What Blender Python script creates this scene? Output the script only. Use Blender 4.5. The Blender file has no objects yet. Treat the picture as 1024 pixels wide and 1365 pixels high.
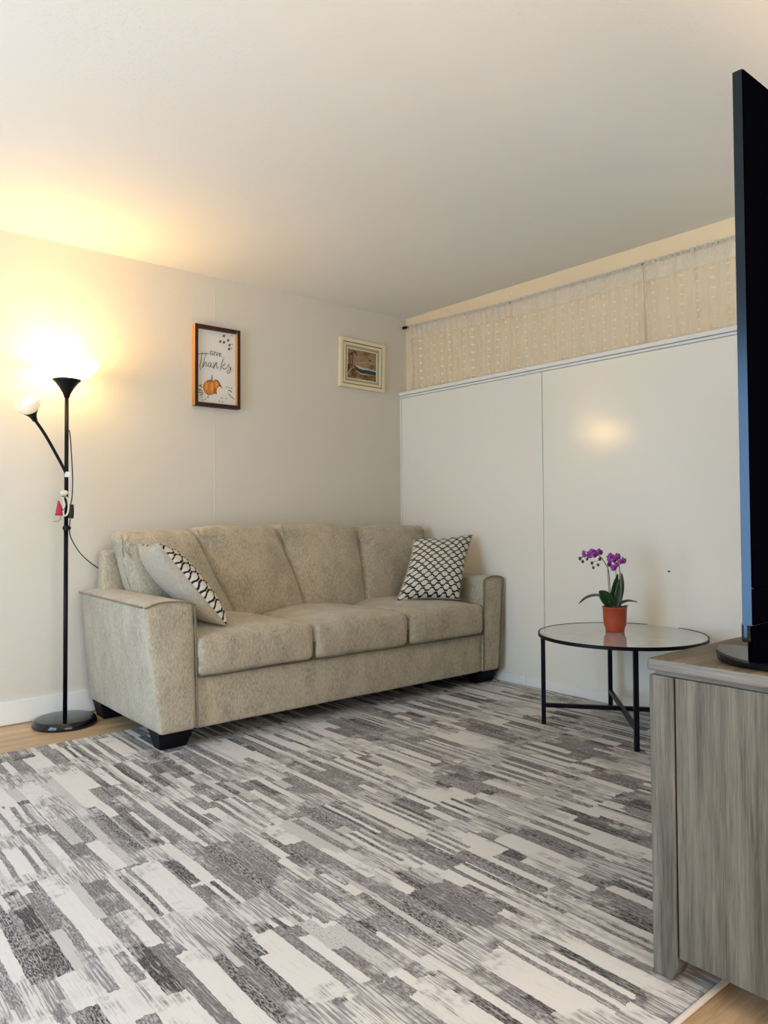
import bpy, bmesh, math, random
from mathutils import Vector, Matrix, noise
random.seed(7)
S = bpy.context.scene
COL = S.collection
V = Vector
PI = math.pi

# ------------------------------------------------------------------ camera
def make_camera():
    f, yaw, pit, rol, cx, cy, h, PY = 999.06, 0.695968, 0.026448, -0.00566, -3.52058, -4.02548, 1.006027, 663.96
    fw = V((math.sin(yaw)*math.cos(pit), math.cos(yaw)*math.cos(pit), math.sin(pit)))
    rt = V((math.cos(yaw), -math.sin(yaw), 0)); up = rt.cross(fw)
    r2 = rt*math.cos(rol)+up*math.sin(rol); u2 = -rt*math.sin(rol)+up*math.cos(rol)
    cam = bpy.data.cameras.new('camera'); o = bpy.data.objects.new('camera', cam); COL.objects.link(o)
    m = Matrix.Identity(4)
    for i in range(3):
        m[i][0] = r2[i]; m[i][1] = u2[i]; m[i][2] = -fw[i]
    m[0][3], m[1][3], m[2][3] = cx, cy, h
    o.matrix_world = m
    cam.sensor_fit = 'HORIZONTAL'; cam.sensor_width = 36; cam.lens = f/1024*36
    cam.shift_y = -(682.5-PY)/1024; cam.clip_start = 0.02
    S.camera = o
make_camera()

# ------------------------------------------------------------------ world, lights, exposure
W = bpy.data.worlds.new('world'); S.world = W; W.use_nodes = True
bg = W.node_tree.nodes['Background']; bg.inputs[0].default_value = (0.45, 0.65, 1.0, 1); bg.inputs[1].default_value = 1.5
S.view_settings.view_transform = 'Standard'; S.view_settings.look = 'None'
S.view_settings.gamma = 1.0; S.view_settings.use_curve_mapping = False
S.view_settings.exposure = 0.04

def area(name, loc, rot, sx, sy, power, color):
    l = bpy.data.lights.new(name, 'AREA'); l.shape = 'RECTANGLE'; l.size = sx; l.size_y = sy
    l.energy = power; l.color = color
    o = bpy.data.objects.new(name, l); COL.objects.link(o); o.location = loc; o.rotation_euler = rot
    return o
XL, YF, H = -4.9, -5.7, 2.44      # left wall x, front wall y, ceiling height
# daylight through the glazed door in the left wall and the window in the front wall
area('daylight_door', (XL-0.10, -1.75, 1.05), (0, -PI/2, 0), 1.9, 1.8, 80, (0.46, 0.70, 1.0))
area('daylight_window', (-2.6, YF-0.10, 1.35), (PI/2, 0, 0), 3.0, 1.7, 80, (1.0, 0.92, 0.79))
# sunlight falling through the front window onto the floor behind the camera
sl = bpy.data.lights.new('sun', 'SUN'); sl.energy = 26; sl.color = (1.0, 0.90, 0.74); sl.angle = 0.01
so = bpy.data.objects.new('sun', sl); COL.objects.link(so)
so.rotation_euler = V((0.12, math.cos(math.radians(49)), -math.sin(math.radians(49)))).to_track_quat('-Z', 'Y').to_euler()

# ------------------------------------------------------------------ node helper
class N:
    def __init__(s, name, rough=0.6, spec=0.5, metal=0.0, color=None, coat=0.0):
        s.m = bpy.data.materials.new(name); s.m.use_nodes = True
        s.t = s.m.node_tree; s.n = s.t.nodes; s.b = s.n['Principled BSDF']; s.out = s.n['Material Output']
        s.b.inputs['Roughness'].default_value = rough; s.b.inputs['Metallic'].default_value = metal
        s.b.inputs['Specular IOR Level'].default_value = spec; s.b.inputs['Coat Weight'].default_value = coat
        if color: s.b.inputs['Base Color'].default_value = (*color, 1)
    def link(s, a, b): s.t.links.new(a, b)
    def put(s, sock, v):
        if hasattr(v, 'is_output') or isinstance(v, bpy.types.NodeSocket): s.link(v, sock)
        else: sock.default_value = v
    def node(s, ty, **k):
        n = s.n.new(ty)
        for a, b in k.items(): setattr(n, a, b)
        return n
    def M(s, op, a, b=0.0, c=0.0):
        n = s.node('ShaderNodeMath', operation=op)
        s.put(n.inputs[0], a); s.put(n.inputs[1], b)
        if len(n.inputs) > 2: s.put(n.inputs[2], c)
        return n.outputs[0]
    def coord(s, which='Object'): return s.node('ShaderNodeTexCoord').outputs[which]
    def sep(s, v):
        n = s.node('ShaderNodeSeparateXYZ'); s.link(v, n.inputs[0]); return n.outputs
    def comb(s, x=0.0, y=0.0, z=0.0):
        n = s.node('ShaderNodeCombineXYZ')
        for i, q in enumerate((x, y, z)): s.put(n.inputs[i], q)
        return n.outputs[0]
    def scale(s, v, sc):
        n = s.node('ShaderNodeMapping'); s.link(v, n.inputs[0]); n.inputs['Scale'].default_value = sc; return n.outputs[0]
    def noise(s, v, sc=5.0, det=2.0, rough=0.5):
        n = s.node('ShaderNodeTexNoise'); s.link(v, n.inputs['Vector'])
        n.inputs['Scale'].default_value = sc; n.inputs['Detail'].default_value = det; n.inputs['Roughness'].default_value = rough
        return n.outputs[0]
    def white(s, v):
        n = s.node('ShaderNodeTexWhiteNoise', noise_dimensions='3D'); s.link(v, n.inputs['Vector']); return n.outputs['Value']
    def ramp(s, f, stops, mode='LINEAR'):
        n = s.node('ShaderNodeValToRGB'); n.color_ramp.interpolation = mode; s.link(f, n.inputs[0])
        e = n.color_ramp.elements
        while len(e) < len(stops): e.new(0.5)
        for i, (p, c) in enumerate(stops):
            e[i].position = p; e[i].color = (*c, 1) if len(c) == 3 else c
        return n.outputs[0]
    def mix(s, f, a, b):
        n = s.node('ShaderNodeMix', data_type='RGBA'); s.put(n.inputs[0], f)
        s.put(n.inputs[6], (*a, 1) if isinstance(a, tuple) else a); s.put(n.inputs[7], (*b, 1) if isinstance(b, tuple) else b)
        return n.outputs[2]
    def bump(s, h, strength=0.3, dist=0.01):
        n = s.node('ShaderNodeBump'); s.link(h, n.inputs['Height']); n.inputs['Strength'].default_value = strength
        n.inputs['Distance'].default_value = dist; s.link(n.outputs[0], s.b.inputs['Normal'])
    def col(s, c): s.link(c, s.b.inputs['Base Color'])

MAT = {}
def simple(name, color, rough=0.5, metal=0.0, spec=0.5, coat=0.0):
    MAT[name] = N(name, rough, spec, metal, color, coat).m
simple('black_metal', (0.003, 0.003, 0.006), 0.4, 0, 0.2)
simple('gloss_black', (0.006, 0.007, 0.010), 0.12)
simple('black_leg', (0.004, 0.004, 0.006), 0.5, 0, 0.2)
simple('black_cord', (0.01, 0.01, 0.01), 0.5)
simple('white_trim', (0.84, 0.81, 0.73), 0.35)
simple('white_plastic', (0.85, 0.83, 0.78), 0.3)
simple('dark_gap', (0.02, 0.018, 0.016), 0.9)
simple('terracotta', (0.40, 0.06, 0.015), 0.5)
simple('soil', (0.03, 0.02, 0.012), 0.95)
simple('stem_green', (0.05, 0.075, 0.02), 0.5)
simple('bud', (0.10, 0.03, 0.035), 0.5)
simple('stake', (0.25, 0.22, 0.2), 0.5)
simple('rod_metal', (0.22, 0.22, 0.24), 0.35, 0.8)
simple('ink', (0.02, 0.02, 0.02), 0.7)
simple('tv_back', (0.001, 0.001, 0.002), 0.6, 0, 0.0)
simple('tv_edge', (0.06, 0.065, 0.07), 0.22, 1.0)
MAT['tv_edge'].node_tree.nodes['Principled BSDF'].inputs['Base Color'].default_value = (0.030, 0.038, 0.046, 1)
simple('screen', (0.003, 0.003, 0.004), 0.1)
simple('red_cloth', (0.45, 0.02, 0.05), 0.7)
simple('cream_cloth', (0.75, 0.68, 0.52), 0.7)
simple('bracket', (0.03, 0.03, 0.035), 0.5)

def m_wall(name, c1, c2, sc=90.0, st=0.25, rough=0.55):
    n = N(name, rough, 0.35); co = n.coord()
    a = n.noise(co, 1.2, 3.0); n.col(n.mix(a, c1, c2))
    n.bump(n.noise(co, sc, 3.0, 0.6), st, 0.004); MAT[name] = n.m
m_wall('wall_paint', (0.665, 0.618, 0.515), (0.705, 0.657, 0.55))
m_wall('panel_paint', (0.85, 0.80, 0.675), (0.88, 0.83, 0.705), 30.0, 0.012, 0.16)
MAT['panel_paint'].node_tree.nodes['Principled BSDF'].inputs['Specular IOR Level'].default_value = 1.0
m_wall('tan_paint', (0.86, 0.67, 0.41), (0.88, 0.70, 0.45), 60, 0.15)

def m_ceiling():
    n = N('ceiling_paint', 0.75, 0.25); co = n.coord()
    n.col(n.mix(n.noise(co, 0.8, 3.0), (0.80, 0.775, 0.70), (0.84, 0.815, 0.74)))
    fine = n.noise(co, 70.0, 3.0, 0.6)
    pits = n.ramp(n.noise(co, 75.0, 4.0, 0.7), [(0.56, (0, 0, 0)), (0.66, (1, 1, 1))])
    zone = n.ramp(n.noise(n.scale(co, (1.2, 3.0, 1)), 1.0, 2.0), [(0.50, (0, 0, 0)), (0.62, (1, 1, 1))])
    h = n.M('SUBTRACT', n.M('MULTIPLY', fine, 0.35), n.M('MULTIPLY', n.M('MULTIPLY', pits, zone), 1.0))
    n.bump(h, 0.3, 0.004); MAT['ceiling_paint'] = n.m
m_ceiling()

def m_fabric(name, c1, c2, c3):
    n = N(name, 0.9, 0.15); co = n.coord()
    n.b.inputs['Sheen Weight'].default_value = 0.25; n.b.inputs['Sheen Roughness'].default_value = 0.5
    big = n.noise(n.scale(co, (1.3, 1.3, 0.8)), 8.0, 3.0, 0.65)
    streak = n.noise(n.scale(co, (150, 150, 55)), 1.0, 3.0, 0.7)
    fine = n.noise(co, 260.0, 2.0, 0.6)
    base = n.mix(n.ramp(big, [(0.35, (0, 0, 0)), (0.68, (1, 1, 1))]), c1, c2)
    s2 = n.ramp(n.M('ADD', n.M('MULTIPLY', streak, 0.7), n.M('MULTIPLY', fine, 0.3)), [(0.40, (0, 0, 0)), (0.64, (1, 1, 1))])
    n.col(n.mix(n.M('MULTIPLY', s2, 0.6), base, c3))
    n.bump(n.M('ADD', streak, fine), 0.5, 0.003); MAT[name] = n.m
m_fabric('sofa_fabric', (0.285, 0.24, 0.16), (0.43, 0.37, 0.26), (0.67, 0.60, 0.47))
m_fabric('welt_groove_shade', (0.09, 0.072, 0.048), (0.11, 0.09, 0.06), (0.16, 0.13, 0.09))  # cushion piping coloured dark to carry the shade of the grooves
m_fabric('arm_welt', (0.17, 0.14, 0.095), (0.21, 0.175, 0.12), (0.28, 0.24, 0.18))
m_fabric('pillow_back', (0.36, 0.31, 0.235), (0.42, 0.365, 0.28), (0.56, 0.50, 0.40))

def m_pattern():
    n = N('pillow_pattern', 0.8, 0.2); u, v, _ = n.sep(n.coord('UV'))
    wn = n.noise(n.scale(n.coord('UV'), (4, 5, 1)), 1.0, 2.0)
    u = n.M('ADD', u, n.M('MULTIPLY', wn, 0.06)); v = n.M('ADD', v, n.M('MULTIPLY', wn, -0.04))
    U = n.M('MULTIPLY', u, 6.6); Vv = n.M('MULTIPLY', v, 16.5)
    w = n.M('MULTIPLY', n.M('COSINE', n.M('MULTIPLY', U, 2*PI)), 0.40)
    w = n.M('MAXIMUM', n.M('MINIMUM', w, 0.27), -0.27)
    def fam(off, sgn):
        t = n.M('MULTIPLY', n.M('SUBTRACT', n.M('SUBTRACT', Vv, n.M('MULTIPLY', w, sgn)), off), 0.5)
        fr = n.M('ABSOLUTE', n.M('SUBTRACT', t, n.M('ROUND', t)))
        return n.M('MULTIPLY', fr, 2.0)
    d = n.M('MINIMUM', fam(0.0, 1.0), fam(1.0, -1.0))
    line = n.M('LESS_THAN', d, 0.19)
    weave = n.noise(n.scale(n.coord('UV'), (60, 300, 1)), 1.0, 2.0)
    light = n.mix(weave, (0.50, 0.45, 0.33), (0.80, 0.77, 0.66))
    n.col(n.mix(line, light, (0.018, 0.018, 0.028))); n.bump(weave, 0.2, 0.002); MAT['pillow_pattern'] = n.m
m_pattern()

def m_rug():
    n = N('rug_print', 0.9, 0.15); co = n.coord(); x, y, _ = n.sep(co)
    rag = n.M('MULTIPLY', n.M('SUBTRACT', n.noise(n.scale(co, (90, 50, 1)), 1.0, 3.0, 0.65), 0.5), 0.009)
    mea = n.M('MULTIPLY', n.M('SUBTRACT', n.noise(n.scale(co, (7, 3, 1)), 1.0, 1.0), 0.5), 0.02)
    X = n.M('ADD', n.M('ADD', x, rag), mea)
    ry = n.M('MULTIPLY', n.M('SUBTRACT', n.noise(n.scale(co, (60, 45, 1)), 1.0, 3.0, 0.6), 0.5), 0.035)
    Y = n.M('ADD', y, ry)
    def layer(w, L, seed):
        cx = n.M('FLOOR', n.M('DIVIDE', X, w))
        off = n.M('MULTIPLY', n.M('SUBTRACT', n.white(n.comb(cx, seed, 3.3)), 0.5), 0.26)
        T = n.M('ADD', n.M('DIVIDE', Y, 0.47), off)
        cy = n.M('FLOOR', n.M('MULTIPLY', T, L))
        return n.white(n.comb(cx, cy, seed)), n.white(n.comb(cx, cy, seed+9.5))
    a, a2 = layer(0.028, 1.0, 1.0); b, b2 = layer(0.015, 1.0, 2.0); c, c2 = layer(0.040, 2.0, 3.0)
    _, sel = layer(0.084, 1.5, 4.0)
    def pick(p, q, r):
        t = n.M('GREATER_THAN', sel, 0.42); t2 = n.M('GREATER_THAN', sel, 0.76)
        pq = n.M('ADD', n.M('MULTIPLY', p, n.M('SUBTRACT', 1.0, t)), n.M('MULTIPLY', q, t))
        return n.M('ADD', n.M('MULTIPLY', pq, n.M('SUBTRACT', 1.0, t2)), n.M('MULTIPLY', r, t2))
    r1 = pick(a, b, c); r2 = pick(a2, b2, c2)
    cream, pale, grey, dark = (0.68, 0.645, 0.60), (0.54, 0.515, 0.48), (0.165, 0.152, 0.148), (0.052, 0.044, 0.043)
    base = n.ramp(r1, [(0.0, cream), (0.36, pale), (0.46, grey), (0.82, dark)], 'CONSTANT')
    # heathered specks in the grey strips
    speck = n.ramp(n.noise(n.scale(co, (300, 70, 1)), 1.0, 3.0, 0.75), [(0.47, (0, 0, 0)), (0.54, (1, 1, 1))])
    isgrey = n.M('MULTIPLY', n.M('GREATER_THAN', r1, 0.40), n.M('ADD', n.M('MULTIPLY', r2, 0.6), 0.15))
    c1 = n.mix(n.M('MULTIPLY', speck, isgrey), base, (0.55, 0.525, 0.50))
    dk = n.ramp(n.noise(n.scale(co, (380, 80, 1)), 1.0, 3.0, 0.75), [(0.52, (0, 0, 0)), (0.62, (1, 1, 1))])
    c1 = n.mix(n.M('MULTIPLY', dk, n.M('MULTIPLY', isgrey, 0.9)), c1, (0.07, 0.065, 0.065))
    # zones worn into fine long lines
    fl = n.ramp(n.noise(n.scale(co, (210, 7, 1)), 1.0, 3.0, 0.6), [(0.47, (0, 0, 0)), (0.53, (1, 1, 1))])
    lines = n.mix(fl, (0.64, 0.61, 0.57), (0.27, 0.25, 0.24))
    wob = n.M('MULTIPLY', n.M('SUBTRACT', n.noise(n.scale(co, (9, 2, 1)), 1.0, 3.0, 0.7), 0.5), 0.42)
    band = n.M('ABSOLUTE', n.M('SUBTRACT', n.M('FRACT', n.M('ADD', n.M('ADD', n.M('DIVIDE', y, 0.47), 0.5), wob)), 0.5))
    zn = n.M('SUBTRACT', n.noise(n.scale(co, (5, 5, 1)), 1.0, 4.0, 0.7), n.M('MULTIPLY', band, 0.42))
    zone = n.ramp(zn, [(0.40, (0, 0, 0)), (0.48, (1, 1, 1))])
    zone = n.M('MULTIPLY', zone, n.M('ADD', n.M('MULTIPLY', n.M('LESS_THAN', r2, 0.8), 0.75), 0.15))
    c2_ = n.mix(zone, c1, lines)
    thin = n.ramp(n.noise(n.scale(co, (260, 10, 1)), 1.0, 2.0, 0.6), [(0.57, (0, 0, 0)), (0.63, (1, 1, 1))])
    c3 = n.mix(n.M('MULTIPLY', thin, 0.6), c2_, (0.58, 0.56, 0.535))
    n.col(c3)
    n.bump(n.M('ADD', n.noise(co, 420.0, 2.0), n.M('MULTIPLY', r1, -0.4)), 0.35, 0.003); MAT['rug_print'] = n.m
m_rug()
simple('rug_binding', (0.62, 0.56, 0.50), 0.85)

def m_wood(name, cs, axis='z', fine=1.0, rough=0.55, rnd=False):
    n = N(name, rough, 0.35); co = n.coord()
    if rnd:
        oi = n.node('ShaderNodeObjectInfo').outputs['Random']
        add = n.node('ShaderNodeVectorMath', operation='ADD'); n.link(co, add.inputs[0]); n.link(n.comb(n.M('MULTIPLY', oi, 40.0), n.M('MULTIPLY', oi, 17.0), 0.0), add.inputs[1]); co = add.outputs[0]
    sc = {'z': (26, 26, 1.2), 'x': (0.9, 14, 14), 'y': (14, 0.9, 14)}[axis]
    sf = {'z': (420, 420, 14), 'x': (9, 260, 260), 'y': (260, 9, 260)}[axis]
    a = n.noise(n.scale(co, sc), 1.6, 4.0, 0.65); f = n.noise(n.scale(co, sf), 1.0*fine, 2.0, 0.6)
    t = n.M('ADD', n.M('MULTIPLY', a, 0.68), n.M('MULTIPLY', f, 0.32))
    c = n.ramp(t, [(0.36, cs[0]), (0.50, cs[1]), (0.64, cs[2])])
    if rnd:
        hs = n.node('ShaderNodeHueSaturation'); n.link(c, hs.inputs['Color']); n.link(n.M('ADD', n.M('MULTIPLY', oi, 0.25), 0.87), hs.inputs['Value']); c = hs.outputs[0]
    n.col(c); n.bump(t, 0.25, 0.002); MAT[name] = n.m
m_wood('console_side', [(0.065, 0.060, 0.044), (0.125, 0.117, 0.090), (0.195, 0.183, 0.147)], 'z')
m_wood('console_top', [(0.07, 0.05, 0.03), (0.16, 0.12, 0.075), (0.26, 0.205, 0.135)], 'x')
m_wood('console_edge', [(0.09, 0.087, 0.075), (0.165, 0.162, 0.145), (0.24, 0.235, 0.21)], 'y')
m_wood('oak_floor', [(0.40, 0.25, 0.13), (0.53, 0.36, 0.20), (0.62, 0.44, 0.27)], 'x', rough=0.4, rnd=True)
m_wood('dark_wood', [(0.022, 0.005, 0.004), (0.038, 0.009, 0.007), (0.06, 0.016, 0.011)], 'z')
m_wood('gold_wood', [(0.38, 0.17, 0.04), (0.55, 0.28, 0.08), (0.66, 0.38, 0.13)], 'z')
simple('cream_frame', (0.78, 0.68, 0.45), 0.4)
simple('gilt_groove', (0.20, 0.12, 0.03), 0.4, 0.6)
simple('linen_liner', (0.42, 0.37, 0.27), 0.8)
simple('sign_board', (0.74, 0.71, 0.66), 0.6)
simple('pumpkin', (0.62, 0.20, 0.03), 0.6); simple('pumpkin_light', (0.78, 0.34, 0.06), 0.6); simple('pumpkin_dark', (0.35, 0.09, 0.02), 0.6)
simple('pale_gourd', (0.80, 0.76, 0.62), 0.6); simple('gourd_line', (0.45, 0.42, 0.30), 0.6)
simple('leaf_ink', (0.13, 0.14, 0.11), 0.7); simple('leaf_pale', (0.38, 0.38, 0.30), 0.7)
def m_leaf():
    n = N('orchid_leaf', 0.35, 0.5); co = n.coord()
    n.col(n.mix(n.noise(co, 30.0), (0.005, 0.025, 0.006), (0.018, 0.065, 0.012))); MAT['orchid_leaf'] = n.m
m_leaf()
def m_petal():
    n = N('petal', 0.6, 0.3); co = n.coord()
    n.col(n.mix(n.ramp(n.noise(co, 120.0, 2.0), [(0.35, (0, 0, 0)), (0.65, (1, 1, 1))]), (0.20, 0.02, 0.22), (0.52, 0.12, 0.50)))
    n.b.inputs['Subsurface Weight'].default_value = 0.0; MAT['petal'] = n.m
m_petal(); simple('petal_lip', (0.30, 0.01, 0.16), 0.5)
def m_painting_sky():
    n = N('painted_sky', 0.5, 0.4); co = n.coord()
    a = n.noise(n.scale(co, (9, 9, 26)), 1.0, 4.0, 0.6)
    n.col(n.ramp(a, [(0.36, (0.20, 0.11, 0.05)), (0.5, (0.33, 0.22, 0.12)), (0.62, (0.42, 0.22, 0.15))])); n.bump(a, 0.3, 0.002); MAT['painted_sky'] = n.m
    n = N('painted_shore', 0.5, 0.4); co = n.coord()
    a = n.noise(co, 40.0, 4.0, 0.7)
    n.col(n.ramp(a, [(0.38, (0.06, 0.025, 0.012)), (0.5, (0.17, 0.09, 0.035)), (0.64, (0.36, 0.24, 0.10))])); n.bump(a, 0.3, 0.002); MAT['painted_shore'] = n.m
m_painting_sky()
simple('painted_wave', (0.008, 0.045, 0.035), 0.4); simple('painted_foam', (0.55, 0.52, 0.46), 0.5)
simple('painted_palm', (0.07, 0.04, 0.02), 0.6); simple('painted_glow', (0.50, 0.36, 0.17), 0.5)

def m_glass():
    n = N('table_glass', 0.06, 0.5, 0.0, (0.88, 0.90, 0.86))
    tr = n.node('ShaderNodeBsdfTransparent'); tr.inputs[0].default_value = (0.80, 0.84, 0.82, 1)
    mx = n.node('ShaderNodeMixShader'); fr = n.node('ShaderNodeFresnel'); fr.inputs[0].default_value = 1.5
    gl = n.node('ShaderNodeBsdfGlossy'); gl.inputs['Roughness'].default_value = 0.03
    m2 = n.node('ShaderNodeMixShader')
    m2.inputs[0].default_value = 0.78; n.link(tr.outputs[0], m2.inputs[1]); n.link(n.b.outputs[0], m2.inputs[2])
    n.link(n.M('MULTIPLY', fr.outputs[0], 1.0), mx.inputs[0]); n.link(m2.outputs[0], mx.inputs[1]); n.link(gl.outputs[0], mx.inputs[2])
    n.link(mx.outputs[0], n.out.inputs[0]); MAT['table_glass'] = n.m
m_glass()

def m_sheer(name, dens, dots):
    n = N(name, 0.9, 0.1, 0.0, (0.95, 0.88, 0.74))
    tl = n.node('ShaderNodeBsdfTranslucent'); tl.inputs[0].default_value = (0.95, 0.88, 0.74, 1)
    tr = n.node('ShaderNodeBsdfTransparent')
    m1 = n.node('ShaderNodeMixShader'); m1.inputs[0].default_value = 0.4; n.link(n.b.outputs[0], m1.inputs[1]); n.link(tl.outputs[0], m1.inputs[2])
    m2 = n.node('ShaderNodeMixShader')
    u, v, _ = n.sep(n.coord('UV'))
    if dots:
        du = n.M('SUBTRACT', n.M('FRACT', n.M('MULTIPLY', u, 13.0)), 0.5)
        dv = n.M('SUBTRACT', n.M('FRACT', n.M('MULTIPLY', v, 7.0)), 0.5)
        d = n.M('SQRT', n.M('ADD', n.M('MULTIPLY', n.M('MULTIPLY', du, du), 1.0), n.M('MULTIPLY', n.M('MULTIPLY', dv, dv), 1.0)))
        dot = n.M('MULTIPLY', n.M('LESS_THAN', d, 0.13), 0.20)
        st = n.M('MULTIPLY', n.noise(n.scale(n.coord('UV'), (60, 1.5, 1)), 1.0, 2.0), 0.3)
        fac = n.M('ADD', n.M('ADD', dot, st), dens-0.15)
    else:
        fac = n.M('ADD', n.M('MULTIPLY', n.noise(n.scale(n.coord('UV'), (90, 3, 1)), 1.0, 2.0), 0.3), dens-0.15)
    n.link(fac, m2.inputs[0]); n.link(tr.outputs[0], m2.inputs[1]); n.link(m1.outputs[0], m2.inputs[2]); n.link(m2.outputs[0], n.out.inputs[0])
    MAT[name] = n.m
m_sheer('sheer', 0.40, True); m_sheer('sheer_header', 0.80, False); m_sheer('sheer_edge', 0.85, False)

def m_shade(name, emit, color):
    n = N(name, 0.4, 0.5, 0.0, (0.92, 0.90, 0.84))
    tl = n.node('ShaderNodeBsdfTranslucent'); tl.inputs[0].default_value = (0.95, 0.90, 0.80, 1)
    m1 = n.node('ShaderNodeMixShader'); m1.inputs[0].default_value = 0.5; n.link(n.b.outputs[0], m1.inputs[1]); n.link(tl.outputs[0], m1.inputs[2])
    n.b.inputs['Emission Color'].default_value = (*color, 1); n.b.inputs['Emission Strength'].default_value = emit*2
    n.link(m1.outputs[0], n.out.inputs[0]); MAT[name] = n.m
m_shade('shade_lit', 7.0, (1.0, 0.70, 0.30)); m_shade('shade_small', 0.02, (1.0, 0.85, 0.55))
def m_bulb(name, st, c):
    n = N(name, 0.4, 0.5, 0, (1, 1, 1)); n.b.inputs['Emission Color'].default_value = (*c, 1); n.b.inputs['Emission Strength'].default_value = st; MAT[name] = n.m
m_bulb('bulb_main', 30.0, (1.0, 0.80, 0.45)); m_bulb('bulb_small', 1.6, (1.0, 0.95, 0.85))

# ------------------------------------------------------------------ mesh helpers
def link_bm(name, bm, mat, parent=None, smooth=False, origin=None, bevel=0.0, flip=True):
    if flip: bmesh.ops.recalc_face_normals(bm, faces=bm.faces)
    o0 = V(origin) if origin is not None else (V(parent.get('_base', (0, 0, 0))) if parent is not None else V((0, 0, 0)))
    if parent is not None and origin is None: o0 = world_base(parent)
    bm.transform(Matrix.Translation(-o0))
    me = bpy.data.meshes.new(name); bm.to_mesh(me); bm.free()
    if isinstance(mat, (list, tuple)):
        for q in mat: me.materials.append(MAT[q])
    else: me.materials.append(MAT[mat])
    if smooth:
        for p in me.polygons: p.use_smooth = True
    o = bpy.data.objects.new(name, me); COL.objects.link(o)
    if parent is not None: o.parent = parent
    else: o.location = o0
    BASE[o.name] = o0 if parent is None else world_base(parent)
    if bevel > 0:
        b = o.modifiers.new('bevel', 'BEVEL'); b.width = bevel; b.segments = 2; b.limit_method = 'ANGLE'
    return o
BASE = {}
def world_base(o): return BASE[o.name]
def thing(name, label, cat, loc, group=None):
    o = bpy.data.objects.new(name, None); COL.objects.link(o); o.location = loc; o.empty_display_size = 0.1
    o['label'] = label; o['category'] = cat
    if group: o['group'] = group
    BASE[o.name] = V(loc); return o
def tag(o, label, cat, group=None):
    o['label'] = label; o['category'] = cat
    if group: o['group'] = group
    return o
def struct(o): o['kind'] = 'structure'; return o

def bx(bm, x0, x1, y0, y1, z0, z1):
    vs = [bm.verts.new((x, y, z)) for x in (x0, x1) for y in (y0, y1) for z in (z0, z1)]
    for f in ((0, 1, 3, 2), (4, 6, 7, 5), (0, 4, 5, 1), (2, 3, 7, 6), (0, 2, 6, 4), (1, 5, 7, 3)):
        bm.faces.new([vs[i] for i in f])
def box(name, x0, x1, y0, y1, z0, z1, mat, parent=None, bevel=0.0, origin=None):
    bm = bmesh.new(); bx(bm, x0, x1, y0, y1, z0, z1); return link_bm(name, bm, mat, parent, bevel=bevel, origin=origin)
def hexa(bm, c):     # c[u][v][w] corners
    vs = [bm.verts.new(c[i][j][k]) for i in (0, 1) for j in (0, 1) for k in (0, 1)]
    for f in ((0, 1, 3, 2), (4, 6, 7, 5), (0, 4, 5, 1), (2, 3, 7, 6), (0, 2, 6, 4), (1, 5, 7, 3)):
        bm.faces.new([vs[i] for i in f])
def smooth_path(pts, n=6):
    pts = [V(p) for p in pts]
    if len(pts) < 3: return pts
    out = []
    P = [pts[0]*2-pts[1]] + pts + [pts[-1]*2-pts[-2]]
    for i in range(1, len(P)-2):
        for k in range(n):
            t = k/n; a, b, c, d = P[i-1], P[i], P[i+1], P[i+2]
            out.append(0.5*((2*b)+(c-a)*t+(2*a-5*b+4*c-d)*t*t+(3*b-a-3*c+d)*t**3))
    out.append(pts[-1]); return out
def tube(bm, pts, r, seg=8, closed=False, r_end=None, caps=True):
    pts = [V(p) for p in pts]; n = len(pts); rings = []; prev = None
    for i, p in enumerate(pts):
        if closed: t = (pts[(i+1) % n]-pts[i-1]).normalized()
        else: t = (pts[min(i+1, n-1)]-pts[max(i-1, 0)]).normalized()
        if prev is None:
            a = t.cross(V((0, 0, 1)));
            if a.length < 0.1: a = t.cross(V((1, 0, 0)))
        else: a = prev-t*prev.dot(t)
        a.normalize(); prev = a; b = t.cross(a)
        rr = r if r_end is None else r+(r_end-r)*i/(n-1)
        rings.append([bm.verts.new(p+(a*math.cos(2*PI*k/seg)+b*math.sin(2*PI*k/seg))*rr) for k in range(seg)])
    m = n if closed else n-1
    for i in range(m):
        A, B = rings[i], rings[(i+1) % n]
        for k in range(seg): bm.faces.new((A[k], A[(k+1) % seg], B[(k+1) % seg], B[k]))
    if not closed and caps:
        bm.faces.new(rings[0][::-1]); bm.faces.new(rings[-1])
def lathe(bm, prof, center, axis=V((0, 0, 1)), seg=40, closed=False):
    axis = V(axis).normalized(); q = V((0, 0, 1)).rotation_difference(axis); c = V(center); rings = []
    for r, z in prof:
        if r < 1e-6: rings.append([bm.verts.new(c+q @ V((0, 0, z)))])
        else: rings.append([bm.verts.new(c+q @ V((r*math.cos(2*PI*k/seg), r*math.sin(2*PI*k/seg), z))) for k in range(seg)])
    prs = list(zip(rings, rings[1:]))
    if closed: prs.append((rings[-1], rings[0]))
    for A, B in prs:
        for k in range(seg):
            k2 = (k+1) % seg
            if len(A) == 1 and len(B) == 1: continue
            if len(A) == 1: bm.faces.new((A[0], B[k], B[k2]))
            elif len(B) == 1: bm.faces.new((A[k], B[0], A[k2]))
            else: bm.faces.new((A[k], A[k2], B[k2], B[k]))
def ball(bm, c, r, seg=12, sc=(1, 1, 1)):
    ret = bmesh.ops.create_uvsphere(bm, u_segments=seg, v_segments=max(6, seg//2), radius=r)
    for v in ret['verts']: v.co = V((v.co.x*sc[0], v.co.y*sc[1], v.co.z*sc[2]))+V(c)

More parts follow.
